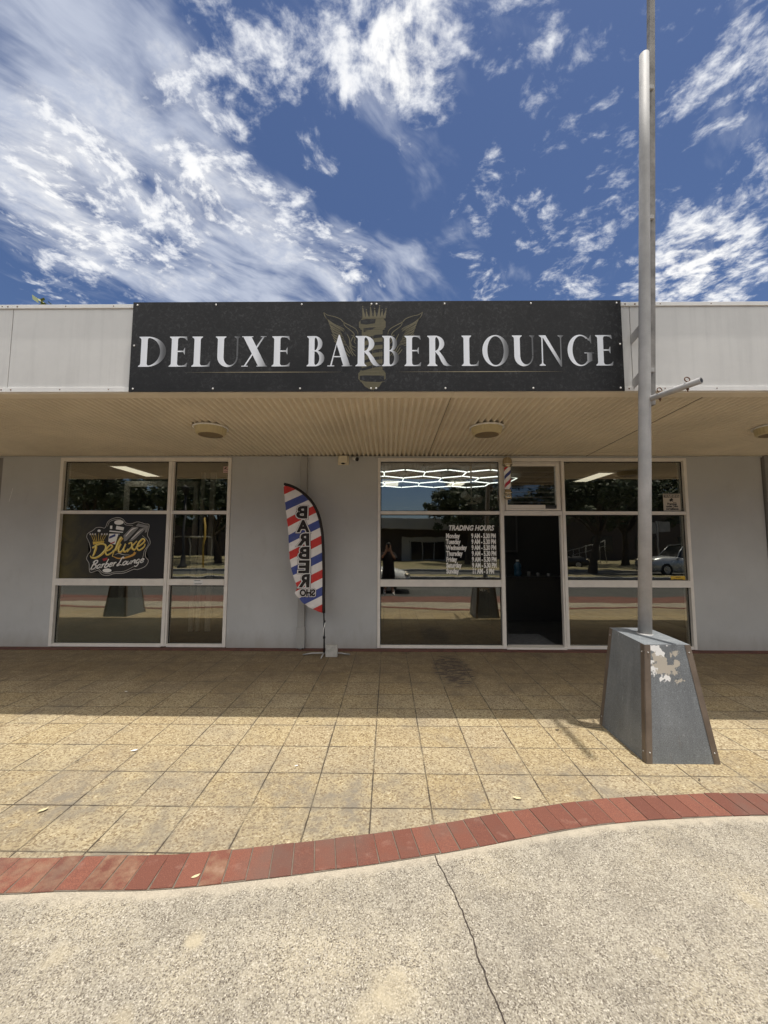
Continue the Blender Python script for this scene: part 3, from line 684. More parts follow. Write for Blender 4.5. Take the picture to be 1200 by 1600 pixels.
# right shopfront
wr = frame_part([(-.180, -.133, .02, 3.142), (4.912, 4.962, .02, 3.142), (-.130, 4.909, 3.088, 3.142), (-.130, 1.853, .02, .062), (2.930, 4.909, .02, .066)], 'window', shop)
wr['label'] = 'right shopfront window either side of the open door'
frame_part([(1.855, 1.913, .02, 3.085)], 'mullion', wr, FYA-.003)
frame_part([(2.882, 2.930, .02, 3.085)], 'mullion', wr, FYA-.003)
frame_part([(2.850, 2.880, .02, 2.176)], 'mullion', wr, FYA+.01)
frame_part([(-.130, 1.852, ZTR0, ZTR1), (2.933, 4.909, ZTR0, ZTR1)], 'transom', wr, FYA+.002)
frame_part([(1.916, 2.879, 2.178, 2.252)], 'transom', wr, FYA+.001)
frame_part([(-.130, 1.852, ZR0, ZR1), (2.933, 4.909, ZR0, ZR1)], 'push_rail', wr, FYA-.004)
frame_part([(1.916, 2.879, .012, .045)], 'door_sill', wr, FYA-.01, .16)
for (a, b) in ((-.131, 1.853), (2.932, 4.911)):
    for (c, e) in ((ZB-.004, ZR0), (ZR1, ZTR0), (ZTR1, ZT)): pane(a, b, c, e, wr)
# louvre sash over the door
ls = frame_part([(1.960, 1.985, 2.262, 3.05), (2.80, 2.86, 2.262, 3.05), (1.987, 2.797, 3.01, 3.05), (1.987, 2.797, 2.262, 2.29)], 'louvre_sash', wr, .004, .09)
frame_part([(1.915, 1.957, 2.256, 3.084), (2.863, 2.879, 2.256, 3.084), (1.960, 2.860, 3.053, 3.084)], 'louvre_surround', wr, .03, .09)
for k in range(8):
    z = 2.36+k*.0845; b = MB(); b.box(1.99, 2.795, -.0025, .0025, -.052, .052, 0, Matrix.Translation((0, .045, z)) @ Matrix.Rotation(rad(-1.5), 4, 'X')); o = b.build('louvre_blade', M['louvreglass'], ls)
    b = MB(); b.box(1.99, 2.795, .010, .016, z-.045, z-.0425); b.build('louvre_edge', M['pipe'], ls)
b = MB(); b.box(1.988, 2.61, .006, .03, 2.293, 2.355, .004); b.build('louvre_base_plate', M['alu'], ls)
b = MB(); b.box(2.613, 2.795, .012, .03, 2.296, 2.35, .002); b.build('latch_cover', M['black'], ls)
# door leaf folded inside, dark
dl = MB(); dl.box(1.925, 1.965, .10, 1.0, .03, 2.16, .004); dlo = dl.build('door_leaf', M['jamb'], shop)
b = MB(); b.tube([(1.975, .80, .85), (1.995, .80, .87), (1.995, .80, 1.25), (1.975, .80, 1.27)], .012, 8); b.build('handle', M['steel'], dlo)

# interior --------------------------------------------------------------
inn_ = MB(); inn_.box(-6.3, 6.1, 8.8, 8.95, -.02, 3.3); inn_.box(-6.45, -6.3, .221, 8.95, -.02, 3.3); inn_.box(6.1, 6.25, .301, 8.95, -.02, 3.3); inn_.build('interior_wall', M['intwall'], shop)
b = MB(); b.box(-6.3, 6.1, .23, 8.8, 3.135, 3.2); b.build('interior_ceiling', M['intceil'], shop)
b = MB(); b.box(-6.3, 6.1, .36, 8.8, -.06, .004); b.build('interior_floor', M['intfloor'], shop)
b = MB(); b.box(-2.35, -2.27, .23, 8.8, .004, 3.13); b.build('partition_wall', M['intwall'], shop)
pf = MB()
for (x0, x1, z0, z1) in ((-5.28, -5.20, .005, 2.83), (-5.28, -3.80, 2.83, 2.94), (-3.88, -3.80, .005, 2.83), (-3.74, -3.68, .005, 3.12), (-3.56, -3.46, .005, 3.12)): pf.box(x0, x1, 1.2, 1.26, z0, z1, .003)
pf.build('partition_frame', M['trim'], shop)
dm = MB(); dm.box(1.99, 2.83, .25, 1.05, .005, .02, .004); tag(dm.build('door_mat', simple('door_mat_grey', (.13, .13, .14), .95, var=.3, scale=15, fine=120)), 'dark grey door mat lying just inside the open doorway', 'mat')

# lights inside
hexl = thing('hexagon_light', 'white honeycomb of lit tube lights on the ceiling behind the upper window', 'ceiling light')
hs = .448; hw_ = .776; segs = set(); zz = 3.05
def hv(x, y): return (round(x, 3), round(y, 3))
for r in range(3):
    yc = 1.0+r*.672
    for k in range(-1, 4):
        xc = -.083+hw_*(k+.5) - (.0 if r % 2 == 0 else hw_/2)
        if xc < -.5 or xc > 2.25: continue
        vs = [hv(xc+hs*math.sin(math.pi/3*i), yc+hs*math.cos(math.pi/3*i)) for i in range(6)]
        for i in range(6): segs.add(tuple(sorted((vs[i], vs[(i+1) % 6]))))
done = []
for a, b_ in sorted(segs):
    if any(math.dist(a, c) < .03 and math.dist(b_, d_) < .03 for c, d_ in done): continue
    done.append((a, b_)); A_ = Vector((*a, zz)); B_ = Vector((*b_, zz)); dd = (B_-A_)
    t = MB(); t.tube([A_+dd*.022, B_-dd*.022], .0105, 8); t.build('light_tube', M['led'], hexl)
cnn = MB()
for pnt in {q for s2 in done for q in s2}: cnn.tube([(pnt[0], pnt[1], zz-.004), (pnt[0], pnt[1], zz+.02)], .018, 8); cnn.tube([(pnt[0], pnt[1], zz+.021), (pnt[0], pnt[1], 3.134)], .003, 6)
cnn.build('connector', M['black'], hexl)
def panel_light(cx_, cy_, wx, wy, rz, label):
    o = thing('panel_light', label, 'ceiling light', 'rectangular ceiling panel lights inside the shop', (cx_, cy_, 3.134)); o.rotation_euler.z = rz
    b = MB(); b.box(-wx/2, wx/2, -wy/2, wy/2, -.02, -.002, .002); b.build('diffuser', M['troffer'], o)
    b = MB()
    for (x0, x1, y0, y1) in ((-wx/2-.03, wx/2+.03, -wy/2-.03, -wy/2-.002), (-wx/2-.03, wx/2+.03, wy/2+.002, wy/2+.03), (-wx/2-.03, -wx/2-.002, -wy/2, wy/2), (wx/2+.002, wx/2+.03, -wy/2, wy/2)): b.box(x0, x1, y0, y1, -.024, -.001)
    b.build('frame', M['alu'], o)
panel_light(-4.98, 1.10, .30, 1.10, 0, 'lit ceiling panel seen through the left window')
panel_light(4.32, 1.75, .30, 1.10, 0, 'lit ceiling panel seen through the window right of the door')
panel_light(.05, 2.6, .35, .8, 0, 'cream panel behind the left end of the honeycomb light')
panel_light(1.6, 2.7, .35, .8, 0, 'cream panel behind the right end of the honeycomb light')
M['dullwhite'] = simple('dull_white', (.2, .2, .2), .5)
# things in the dark doorway
pic = thing('wall_picture', 'dark framed picture on the back wall seen through the doorway', 'picture')
b = MB(); b.box(2.42, 3.08, 3.02, 3.05, 1.55, 2.40); b.build('picture_print', M['black'], pic)
b = MB()
for (x0, x1, z0, z1) in ((2.38, 3.12, 1.51, 1.55), (2.38, 3.12, 2.40, 2.44), (2.38, 2.42, 1.55, 2.40), (3.08, 3.12, 1.55, 2.40)): b.box(x0, x1, 3.0, 3.05, z0, z1, .003)
b.build('picture_frame', simple('picture_frame_dark', (.05, .05, .05), .5), pic)
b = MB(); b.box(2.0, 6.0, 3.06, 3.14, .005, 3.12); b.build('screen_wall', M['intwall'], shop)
ct = thing('counter', 'dark reception counter inside the shop seen through the doorway', 'counter')
b = MB(); b.box(2.35, 3.9, 2.35, 2.80, .005, .95, .006); b.build('cabinet', M['jamb'], ct)
b = MB(); b.box(2.30, 3.95, 2.30, 2.85, .953, .99, .005); b.build('countertop', M['jamb'], ct)
bt = thing('water_bottle', 'blue tinted water bottle on the counter inside the doorway', 'bottle', loc=(2.92, 2.45, .992))
b = MB(); b.lathe([(0, 0), (.075, 0), (.08, .02), (.08, .10), (.072, .12), (.08, .14), (.08, .24), (.04, .30), (.028, .32), (0, .32)], 20); b.build('bottle_body', simple('blue_plastic', (.02, .07, .12), .3, var=.1), bt)
b = MB(); b.lathe([(0, .321), (.032, .321), (.032, .36), (0, .36)], 16); b.build('cap', M['white'], bt)
for k, (x, hgt, lb_) in enumerate(((3.16, .09, 'small white jar on the counter nearest the water bottle'), (3.36, .06, 'low white tub in the middle of the counter'), (3.60, .05, 'low white tub at the right end of the counter'))):
    j = MB(); j.lathe([(0, 0), (.035, 0), (.037, .01), (.037, hgt), (.03, hgt+.01), (0, hgt+.012)], 16, (x, 2.42, .992)); tag(j.build('jar', M['dullwhite']), lb_, 'jar', 'white jars on the counter')
fl = thing('spotlight', 'twin head white spotlight hanging inside the upper window beside the barber pole', 'spotlight', loc=(1.46, .35, 2.42))
b = MB(); b.box(-.09, .09, -.04, .04, -.02, .01, .004); b.tube([(0, 0, .01), (0, 0, .10)], .02, 8); b.tube([(0, .02, .1), (0, .02, .70)], .014, 8); b.build('bracket', M['alu'], fl)
for sx_ in (-1, 1):
    b = MB(); c = Vector((.09*sx_, -.02, .08+.03*(sx_ < 0))); dirn = Vector((.75*sx_, -.55, -.35 if sx_ > 0 else .5)).normalized()
    b.tube([c-dirn*.06, c-dirn*.05, c+dirn*.04, c+dirn*.08], [.03, .05, .065, .07], 16); b.build('lamp_head', M['white'], fl)
cm2 = thing('dome_camera', 'small dome camera on the inside ceiling by the right window edge', 'camera', loc=(4.85, .9, 3.13))
b = MB(); b.lathe([(0, 0), (.05, 0), (.05, -.03), (0, -.03)], 16); b.tube([(0, 0, -.03), (0, 0, -.10)], .015, 8); b.build('mount', M['white'], cm2)
b = MB(); b.tube([(.05, .02, -.08), (-.07, -.03, -.13)], .035, 12); b.build('camera_body', M['white'], cm2)
# ---------------------------------------------------------------- sign board
SY = FY-.030
def sxz(px, py): return (-2.656+(px-204.5)*.006544, 3.245+(611.5-py)*.00679)
SX0, SX1, SZ0, SZ1 = -2.656, 2.378, 3.243, 4.200
sign = thing('shop_sign', 'wide black sign board reading DELUXE BARBER LOUNGE on the parapet', 'sign', loc=(0, 0, 0))
b = MB(); b.box(SX0, -.1528, SY, SY+.012, SZ0, SZ1, .001); b.box(-.1518, SX1, SY, SY+.012, SZ0, SZ1, .001); b.build('panel', M['sign'], sign)
b = MB()
for x in (-2.61, -1.79, -.90, -.178, -.126, .575, 1.46, 2.335):
    for z in (4.168, 3.272): b.sphere((x, SY-.003, z), .0095, (1, .5, 1), 10)
for x in (-2.622, 2.35): b.sphere((x, SY-.003, 3.73), .0095, (1, .5, 1), 10)
b.build('fixing_screw', M['white'], sign)
# serif capitals; every glyph is a list of simple shapes in a unit-height box of width wd
def ell(cx_, cz_, rx, rz, a0, a1, n=24): return [(cx_+rx*math.cos(a0+(a1-a0)*i/n), cz_+rz*math.sin(a0+(a1-a0)*i/n)) for i in range(n+1)]
def stem(x, w_, z0=0.0, z1=1.0, fl=.07, fr=.07, th=.028, top=True, bot=True, cl=.10):
    L = []; R_ = []
    def arc(p0, p1, ctrl, n=5): return [((1-t)**2*p0[0]+2*t*(1-t)*ctrl[0]+t*t*p1[0], (1-t)**2*p0[1]+2*t*(1-t)*ctrl[1]+t*t*p1[1]) for t in [i/n for i in range(n+1)]]
    pts = []
    if bot: pts += [(x-fl, z0), (x+w_+fr, z0)] + arc((x+w_+fr, z0+th), (x+w_, z0+th+cl), (x+w_+.01, z0+th+.01))
    else: pts += [(x, z0), (x+w_, z0)]
    if top: pts += arc((x+w_, z1-th-cl), (x+w_+fr, z1-th), (x+w_+.01, z1-th-.01)) + [(x+w_+fr, z1), (x-fl, z1)] + arc((x-fl, z1-th), (x, z1-th-cl), (x-.01, z1-th-.01))
    else: pts += [(x+w_, z1), (x, z1)]
    if bot: pts += arc((x, z0+th+cl), (x-fl, z0+th), (x-.01, z0+th+.01))
    return ('p', pts)
def stem(x, w_, z0=0.0, z1=1.0, fl=.07, fr=.07, th=.028, top=True, bot=True, cl=.10):
    L = []; R_ = []
    def row(z, k): L.append((x-fl*k, z)); R_.append((x+w_+fr*k, z))
    if bot:
        row(z0, 1); row(z0+th, 1)
        for i in range(1, 7): t = i/6; row(z0+th+cl*t, (1-t)**3)
    else: row(z0, 0)
    if top:
        for i in range(0, 6): t = 1-i/6; row(z1-th-cl*t, (1-t)**3)
        row(z1-th, 1); row(z1, 1)
    else: row(z1, 0)
    return ('b', L, R_)
def band(o_, i_): return ('b', o_, i_)
def arm(x0, x1, z, up, th=.034, tip=.13, out_=.0):   # horizontal arm whose end flares to a pointed serif
    s = 1 if up else -1
    return ('p', [(x0, z), (x1+.01, z), (x1+.035+out_, z+s*tip), (x1+.012+out_, z+s*tip), (x1-.06, z+s*(th+.02)), (x1-.16, z+s*th), (x0, z+s*th)])
T = .215
G_ = {}
G_['D'] = (.96, [stem(.09, T), band(ell(.30, .5, .64, .5, -math.pi/2, math.pi/2), ell(.30, .5, .44, .465, -math.pi/2, math.pi/2)), ('p', [(.1, 0), (.31, 0), (.31, .035), (.1, .035)]), ('p', [(.1, .965), (.31, .965), (.31, 1), (.1, 1)])])
G_['E'] = (.70, [stem(.09, T), arm(.2, .62, 0.0, True), arm(.2, .60, 1.0, False), ('p', [(.28, .485), (.50, .485), (.545, .40), (.56, .40), (.56, .62), (.545, .62), (.50, .53), (.28, .53)])])
G_['L'] = (.70, [stem(.09, T), arm(.2, .62, 0.0, True, .04, .17)])
G_['U'] = (.86, [stem(.09, T, .30, 1.0, bot=False), stem(.74, .055, .34, 1.0, .08, .05, bot=False), band(ell(.4425, .33, .3525, .345, math.pi, 2*math.pi), ell(.5225, .33, .2175, .285, math.pi, 2*math.pi))])
G_['X'] = (.90, [('p', [(.05, 1), (.33, 1), (.87, 0), (.60, 0)]), ('p', [(.02, 1), (.40, 1), (.40, .975), (.02, .975)]), ('p', [(.54, .025), (.90, .025), (.90, 0), (.54, 0)]),
            ('p', [(.79, .985), (.735, .985), (.44, .545), (.475, .50)]), ('p', [(.10, .015), (.155, .015), (.44, .44), (.41, .49)]), ('p', [(.66, 1), (.86, 1), (.86, .975), (.66, .975)]), ('p', [(.02, .025), (.24, .025), (.24, 0), (.02, 0)])])
G_['B'] = (.74, [stem(.09, T), band(ell(.30, .745, .30, .255, -math.pi/2, math.pi/2), ell(.30, .745, .13, .222, -math.pi/2, math.pi/2)), band(ell(.30, .265, .38, .265, -math.pi/2, math.pi/2), ell(.30, .265, .19, .232, -math.pi/2, math.pi/2)),
            ('p', [(.1, 0), (.31, 0), (.31, .033), (.1, .033)]), ('p', [(.1, .967), (.31, .967), (.31, 1), (.1, 1)]), ('p', [(.2, .495), (.31, .495), (.31, .530), (.2, .530)])])
G_['A'] = (.92, [('p', [(.42, 1.04), (.455, 1.04), (.84, 0), (.60, 0), (.335, .765)]), ('p', [(.42, 1.0), (.36, .84), (.115, 0.01), (.17, 0.01)]), ('p', [(.215, .30), (.60, .30), (.62, .335), (.22, .335)]), ('p', [(.02, 0), (.27, 0), (.27, .025), (.02, .025)]), ('p', [(.54, 0), (.91, 0), (.91, .028), (.54, .028)])])
G_['R'] = (.86, [stem(.09, T), band(ell(.30, .735, .33, .265, -math.pi/2, math.pi/2), ell(.30, .735, .15, .232, -math.pi/2, math.pi/2)), ('p', [(.1, .967), (.31, .967), (.31, 1), (.1, 1)]), ('p', [(.30, .47), (.36, .505), (.44, .50), (.60, .30), (.71, .12), (.80, .03), (.88, .02), (.88, 0), (.70, 0), (.60, .035), (.52, .14), (.42, .34)])])
G_['O'] = (.94, [band(ell(.47, .5, .46, .515, 0, 2*math.pi, 44), ell(.47, .5, .285, .475, 0, 2*math.pi, 44))])
G_['N'] = (.98, [stem(.10, .048, 0, 1, .09, .09), ('p', [(.0, 1), (.26, 1), (.86, .10), (.86, -.03), (.82, -.03), (.13, .965)]), stem(.815, .048, .0, 1, .085, .085, bot=False)])
G_['G'] = (.93, [band(ell(.47, .5, .46, .515, rad(48), rad(322), 40), ell(.50, .5, .31, .475, rad(52), rad(312), 40)), ('p', [(.735, .85), (.80, .90), (.86, 1.0), (.875, 1.0), (.885, .72), (.87, .72), (.83, .80)]), ('p', [(.72, .08), (.90, .16), (.90, .40), (.72, .40)]), ('p', [(.62, .40), (.98, .40), (.98, .43), (.62, .43)])])
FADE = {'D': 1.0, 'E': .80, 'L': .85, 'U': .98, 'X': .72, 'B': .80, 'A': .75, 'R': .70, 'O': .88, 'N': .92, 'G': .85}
def glyph(mb, uvl, ch, x0, x1, z0, z1, y, fade=None):
    wd, shapes = G_[ch]; fade = FADE[ch] if fade is None else fade
    def P3(p, yy): return (x0+(x1-x0)*p[0]/wd, yy, z0+(z1-z0)*p[1])
    for k, s in enumerate(shapes):
        yy = y-.00012*k; fs = []
        if s[0] == 'p':
            f = mb.poly([P3(p, yy) for p in s[1]]); fs = [f] if f else []
        else:
            a = [mb.b.verts.new(P3(p, yy)) for p in s[1]]; c = [mb.b.verts.new(P3(p, yy)) for p in s[2]]
            for i in range(len(a)-1): fs.append(mb._f([a[i], a[i+1], c[i+1], c[i]]))
        for f in fs:
            if f is None: continue
            for l in f.loops:
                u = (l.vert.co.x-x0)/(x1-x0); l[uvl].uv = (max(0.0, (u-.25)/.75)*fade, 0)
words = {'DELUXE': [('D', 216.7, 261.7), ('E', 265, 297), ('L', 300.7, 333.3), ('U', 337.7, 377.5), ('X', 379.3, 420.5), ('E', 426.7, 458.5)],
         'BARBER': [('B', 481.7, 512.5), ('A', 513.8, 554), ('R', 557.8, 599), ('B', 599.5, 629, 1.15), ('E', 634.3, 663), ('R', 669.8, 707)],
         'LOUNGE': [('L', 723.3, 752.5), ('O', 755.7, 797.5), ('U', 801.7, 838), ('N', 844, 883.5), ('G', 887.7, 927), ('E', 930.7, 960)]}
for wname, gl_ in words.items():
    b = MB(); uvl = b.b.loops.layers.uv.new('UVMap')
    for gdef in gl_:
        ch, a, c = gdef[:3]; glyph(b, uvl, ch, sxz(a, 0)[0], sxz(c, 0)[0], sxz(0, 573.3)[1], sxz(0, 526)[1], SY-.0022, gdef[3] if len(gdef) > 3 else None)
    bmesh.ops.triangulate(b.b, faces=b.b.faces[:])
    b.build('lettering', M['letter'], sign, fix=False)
# thin gold rule
def gm(cx_, cy_): return sxz(500+cx_/6.6667, 460+cy_/6.6667)
b = MB()
for (p0, p1) in ((290, 545), (620, 885)):
    b.poly([(sxz(p0, 0)[0], SY-.0025, sxz(0, 582.2)[1]), (sxz((p0+p1)/2, 0)[0], SY-.0025, sxz(0, 582.75)[1]), (sxz(p1, 0)[0], SY-.0025, sxz(0, 582.2)[1]), (sxz((p0+p1)/2, 0)[0], SY-.0025, sxz(0, 581.6)[1])])
b.build('gold_rule', simple('gold_rule_print', (.38, .32, .20), .5), sign)
# emblem: crowned, winged barber pole in dull gold
b = MB(); yy = SY-.0006
def R2(mb, x0, x1, z0, z1, y=yy): flat(mb, [(x0, z0), (x1, z0), (x1, z1), (x0, z1)], y, gm)
W_ = .010
flat(b, ell(568, 255, 112, 22, math.pi, 2*math.pi, 16)+[(705, 290), (703, 350), (680, 372)]+[(455, 372), (428, 350), (428, 290)], yy, gm)
flat(b, [(455, 374), (672, 374), (672, 425), (455, 425)], yy, gm)
flat(b, [(455, 425.5), (672, 425.5), (672, 790), (455, 790)], yy, gm)
flat(b, [(455, 790.5), (672, 790.5), (705, 825), (705, 885), (670, 912), (455, 912), (425, 885), (425, 825)], yy, gm)
flat(b, [(450, 912.5), (672, 912.5), (640, 965), (600, 990), (570, 1000), (540, 990), (490, 965)], yy, gm)
b.build('emblem_pole', M['gold'], sign)
b = MB(); y2 = SY-.0009
flat(b, [(440, 272), (500, 262), (600, 262), (592, 306), (500, 320), (440, 310)], y2, gm)
flat(b, [(470, 362), (530, 352), (600, 350), (560, 372), (500, 388), (475, 400)], y2, gm)
for k in range(5):
    z = 432+k*76; flat(b, [(455, z+68), (455, z+34+8), (600, z-4), (672, z-10), (672, z+22), (600, z+30)], y2, gm)
flat(b, [(436, 855), (500, 848), (640, 850), (690, 855), (690, 905), (640, 918), (500, 912), (436, 895)], y2, gm)
b.build('emblem_shadow', M['sign'], sign)
b = MB(); y3 = SY-.0012
for (c0, base, tipx, tipy) in ((478, 250, 462, 128), (512, 247, 500, 165), (552, 244, 545, 120), (592, 244, 588, 150), (628, 246, 640, 122), (660, 250, 668, 165), (684, 256, 708, 155)):
    flat(b, [(c0-17, base), (c0+17, base), (tipx+4, tipy+14), (tipx-5, tipy+14)], y3, gm)
    q = gm(tipx, tipy); b.poly([(q[0]+.007*math.cos(t*math.pi/4), y3, q[1]+.007*math.sin(t*math.pi/4)) for t in range(8)])
def wing(mb, mx):
    def mp(x, y): return gm(x if not mx else 1142-x, y)
    lines = [[(50, 190), (95, 218), (165, 235), (230, 262), (265, 296), (330, 330), (385, 362), (410, 395), (415, 425)],
             [(50, 190), (72, 240), (120, 285), (175, 320), (240, 350), (270, 365)], [(75, 240), (110, 290), (160, 322), (215, 355), (262, 385)], [(105, 285), (125, 325), (175, 355), (230, 385)],
             [(118, 325), (145, 360), (190, 385), (245, 415)], [(125, 352), (155, 392), (205, 415), (260, 445)], [(138, 385), (165, 425), (210, 445), (270, 475)],
             [(140, 420), (175, 455), (220, 478), (285, 500)], [(155, 455), (185, 490), (240, 512), (300, 530)], [(165, 490), (205, 525), (250, 545)],
             [(262, 290), (275, 330), (320, 368), (360, 400), (375, 430), (352, 470), (340, 510), (355, 545), (395, 560)], [(300, 420), (325, 470), (330, 520), (352, 570), (390, 600)],
             [(285, 560), (310, 600), (335, 625)], [(305, 545), (335, 600), (365, 650)], [(325, 540), (360, 610), (395, 650)], [(265, 580), (300, 625), (330, 655)], [(345, 430), (365, 440), (385, 470), (375, 500), (395, 520)]]
    for ln in lines: ribbon(mb, ln, (.006, .009, .005), y3, 0, mp, 5)
    for ln in lines[1:9]: ribbon(mb, [(x+8, y+14) for x, y in ln], (.004, .006, .003), y3-.0003, 0, mp, 5)
wing(b, False); wing(b, True)
b.build('emblem_wings', M['goldline'], sign)
b = MB(); ribbon(b, [(571, 425), (571, 790)], (.004, .004), y3-.0002, 0, gm, sm=False); ribbon(b, [(645, 590), (645, 790)], (.004, .004), y3-.0002, 0, gm, sm=False); ribbon(b, [(660, 590), (660, 790)], (.004, .004), y3-.0002, 0, gm, sm=False)
for (z_, h_) in ((238, 8), (330, 7), (372, 6), (800, 7), (838, 7), (914, 8)): ribbon(b, [(438, z_), (500, z_+h_), (571, z_+h_*1.3), (640, z_+h_), (695, z_)], (.003, .006, .003), y3-.0002, 0, gm)
ribbon(b, [(427, 290), (427, 350), (455, 374)], (.004, .004), y3-.0002, 0, gm, sm=False); ribbon(b, [(425, 825), (425, 885), (470, 930), (530, 985), (570, 1000)], (.005, .005), y3-.0002, 0, gm, sm=False)
b.build('emblem_lines', M['goldline'], sign)

# ---------------------------------------------------------------- window graphics
def gwall(px, py): return (-5.081+(px-131)*.01075, 2.128-(py-809)*.01064)
def lg(cx_, cy_): return gwall(110+cx_/7.06, 790+cy_/7.06)
logo = thing('window_logo', 'round shop logo with gold script Deluxe and white Barber Lounge on the left window', 'logo')
LY = GY-.0050
outer = [(150, 350), (160, 310), (215, 275), (250, 245), (300, 240), (350, 245), (375, 180), (420, 145), (490, 130), (545, 150), (580, 190), (640, 200), (710, 178), (790, 200), (840, 215), (825, 320), (850, 370), (860, 420), (825, 480), (815, 560), (850, 610), (820, 670), (740, 705), (690, 705), (590, 745), (480, 752), (420, 772), (350, 765), (300, 720), (230, 740), (205, 720), (195, 640), (165, 590), (180, 540), (205, 500), (190, 430), (175, 395)]
b = MB(); flat(b, outer, LY, lg); bmesh.ops.triangulate(b.b, faces=b.b.faces[:]); b.build('logo_backing', M['logoblack'], logo)
b = MB(); ribbon(b, outer+[outer[0]], (.008, .008), LY-.0006, 0, lg, 5); 
ribbon(b, [(205, 700), (230, 715), (300, 700), (350, 740), (420, 752), (480, 735), (590, 725), (700, 670)], (.006, .009, .006), LY-.0006, 0, lg, 5)
ribbon(b, [(375, 230), (400, 175), (480, 150), (545, 170), (575, 210), (660, 220)], (.006, .008, .006), LY-.0006, 0, lg, 5); ribbon(b, [(770, 330), (825, 380), (840, 430), (800, 500), (790, 560), (770, 600)], (.006, .006), LY-.0006, 0, lg, 5)
b.build('logo_outline', M['logowhite'], logo)
b = MB(); y1 = LY-.0012
flat(b, ell(500, 185, 52, 26, 0, 2*math.pi, 20)[:-1], y1, lg); flat(b, [(475, 222), (562, 240), (556, 275), (470, 262)], y1, lg); flat(b, [(405, 222), (430, 220), (430, 258), (405, 256)], y1, lg)
flat(b, [(402, 275), (555, 290), (550, 300), (400, 288)], y1, lg); flat(b, [(400, 310), (520, 312), (495, 345), (475, 430), (445, 425), (395, 395)], y1, lg)
flat(b, ell(400, 718, 50, 22, 0, 2*math.pi, 20)[:-1], y1, lg); flat(b, ell(285, 278, 18, 14, 0, 2*math.pi, 12)[:-1], y1, lg)
b.build('logo_barber_pole', M['vinyl'], logo)
b = MB(); flat(b, [(560, 330), (650, 235), (720, 235), (720, 250), (600, 385), (570, 395)], y1, lg); flat(b, [(625, 392), (740, 255), (800, 240), (795, 265), (700, 360), (660, 392)], y1-.0003, lg)
flat(b, [(690, 225), (715, 195), (835, 222), (820, 290), (795, 300), (800, 245)], y1-.0006, lg); b.build('logo_clippers', M['logogrey'], logo)
b = MB(); ribbon(b, [(585, 340), (650, 265), (700, 245)], (.012, .02, .006), y1-.0009, 0, lg); ribbon(b, [(650, 370), (720, 300), (775, 255)], (.008, .014, .004), y1-.0009, 0, lg); b.build('logo_highlight', M['vinyl'], logo)
b = MB(); flat(b, [(400, 345), (468, 312), (472, 338), (405, 368)], y1-.0006, lg); flat(b, [(500, 316), (516, 318), (498, 340)], y1-.0006, lg); b.build('logo_blue_stripe', M['navy'], logo)
b = MB(); flat(b, [(415, 418), (470, 395), (465, 410), (430, 428)], y1-.0006, lg); flat(b, [(340, 590), (395, 575), (400, 600), (355, 615)], y1-.0006, lg); b.build('logo_red_stripe', M['redp'], logo)
b = MB()
for cx_ in (195, 222, 250, 283, 315, 345, 372): ribbon(b, [(283+(cx_-283)*.55, 395), (cx_, 305-abs(cx_-283)*-.12)], (.010, .004), y1-.0003, 0, lg, sm=False)
flat(b, [(222, 400), (350, 395), (345, 425), (228, 432)], y1-.0006, lg); b.build('logo_crown', M['goldb'], logo)
b = MB()
for cx_ in (190, 215, 245, 318, 350, 376): flat(b, ell(cx_, 318-abs(283-cx_)*.02, 9, 12, 0, 2*math.pi, 8)[:-1], y1-.0009, lg)
b.build('logo_crown_pearls', M['logowhite'], logo)
SW = 1.22
script = [([(222, 470), (262, 455), (250, 520), (232, 565)], (.020, .036, .016)), ([(248, 448), (320, 425), (368, 440), (368, 490), (325, 545), (270, 578), (222, 578), (205, 558)], (.014, .034, .012)),
          ([(372, 510), (415, 490), (445, 455), (425, 438), (390, 470), (374, 520), (395, 548), (445, 520), (462, 495)], (.014, .026, .012)), ([(545, 352), (515, 400), (490, 470), (478, 500)], (.052, .044, .030)), ([(478, 480), (462, 520), (450, 568)], (.020, .008)),
          ([(538, 425), (515, 480), (525, 518), (560, 495), (590, 425)], (.022, .028, .018)), ([(590, 425), (570, 490), (590, 512), (625, 480)], (.022, .028, .012)),
          ([(622, 425), (655, 412), (665, 470), (690, 490), (712, 470)], (.012, .030, .012)), ([(715, 395), (672, 440), (612, 515)], (.014, .018, .014)),
          ([(705, 465), (755, 440), (800, 392), (778, 368), (738, 410), (718, 465), (745, 495), (795, 460), (808, 425)], (.014, .028, .012))]
script = [(p_, tuple(q*SW for q in w_)) for p_, w_ in script]
b = MB()
for i, (pts, ww) in enumerate(script): ribbon(b, pts, tuple(q*1.0+.016 for q in ww), y1-.0010-.0002*(i % 2), 0, lg, 7)
b.build('script_shadow', M['logoblack'], logo)
b = MB()
for i, (pts, ww) in enumerate(script): ribbon(b, pts, ww, y1-.0016-.0002*(i % 2), 0, lg, 7)
b.build('script_deluxe', M['goldb'], logo)
b = MB()
for i, (pts, ww) in enumerate(script): ribbon(b, [(x-3, y-7) for x, y in pts], tuple(q*.28 for q in ww), y1-.0022-.0002*(i % 2), 0, lg, 7)
b.build('script_highlight', M['goldh'], logo)
b = MB(); ribbon(b, [(458, 562), (520, 585), (600, 575), (680, 545), (702, 515)], (.010, .030, .042), y1-.0024, 0, lg); b.build('logo_razor', M['orange'], logo)
b = MB(); ribbon(b, [(475, 545), (520, 530), (580, 545), (640, 545)], (.004, .012, .004), y1-.0021, 0, lg); b.build('razor_blade', M['logowhite'], logo)
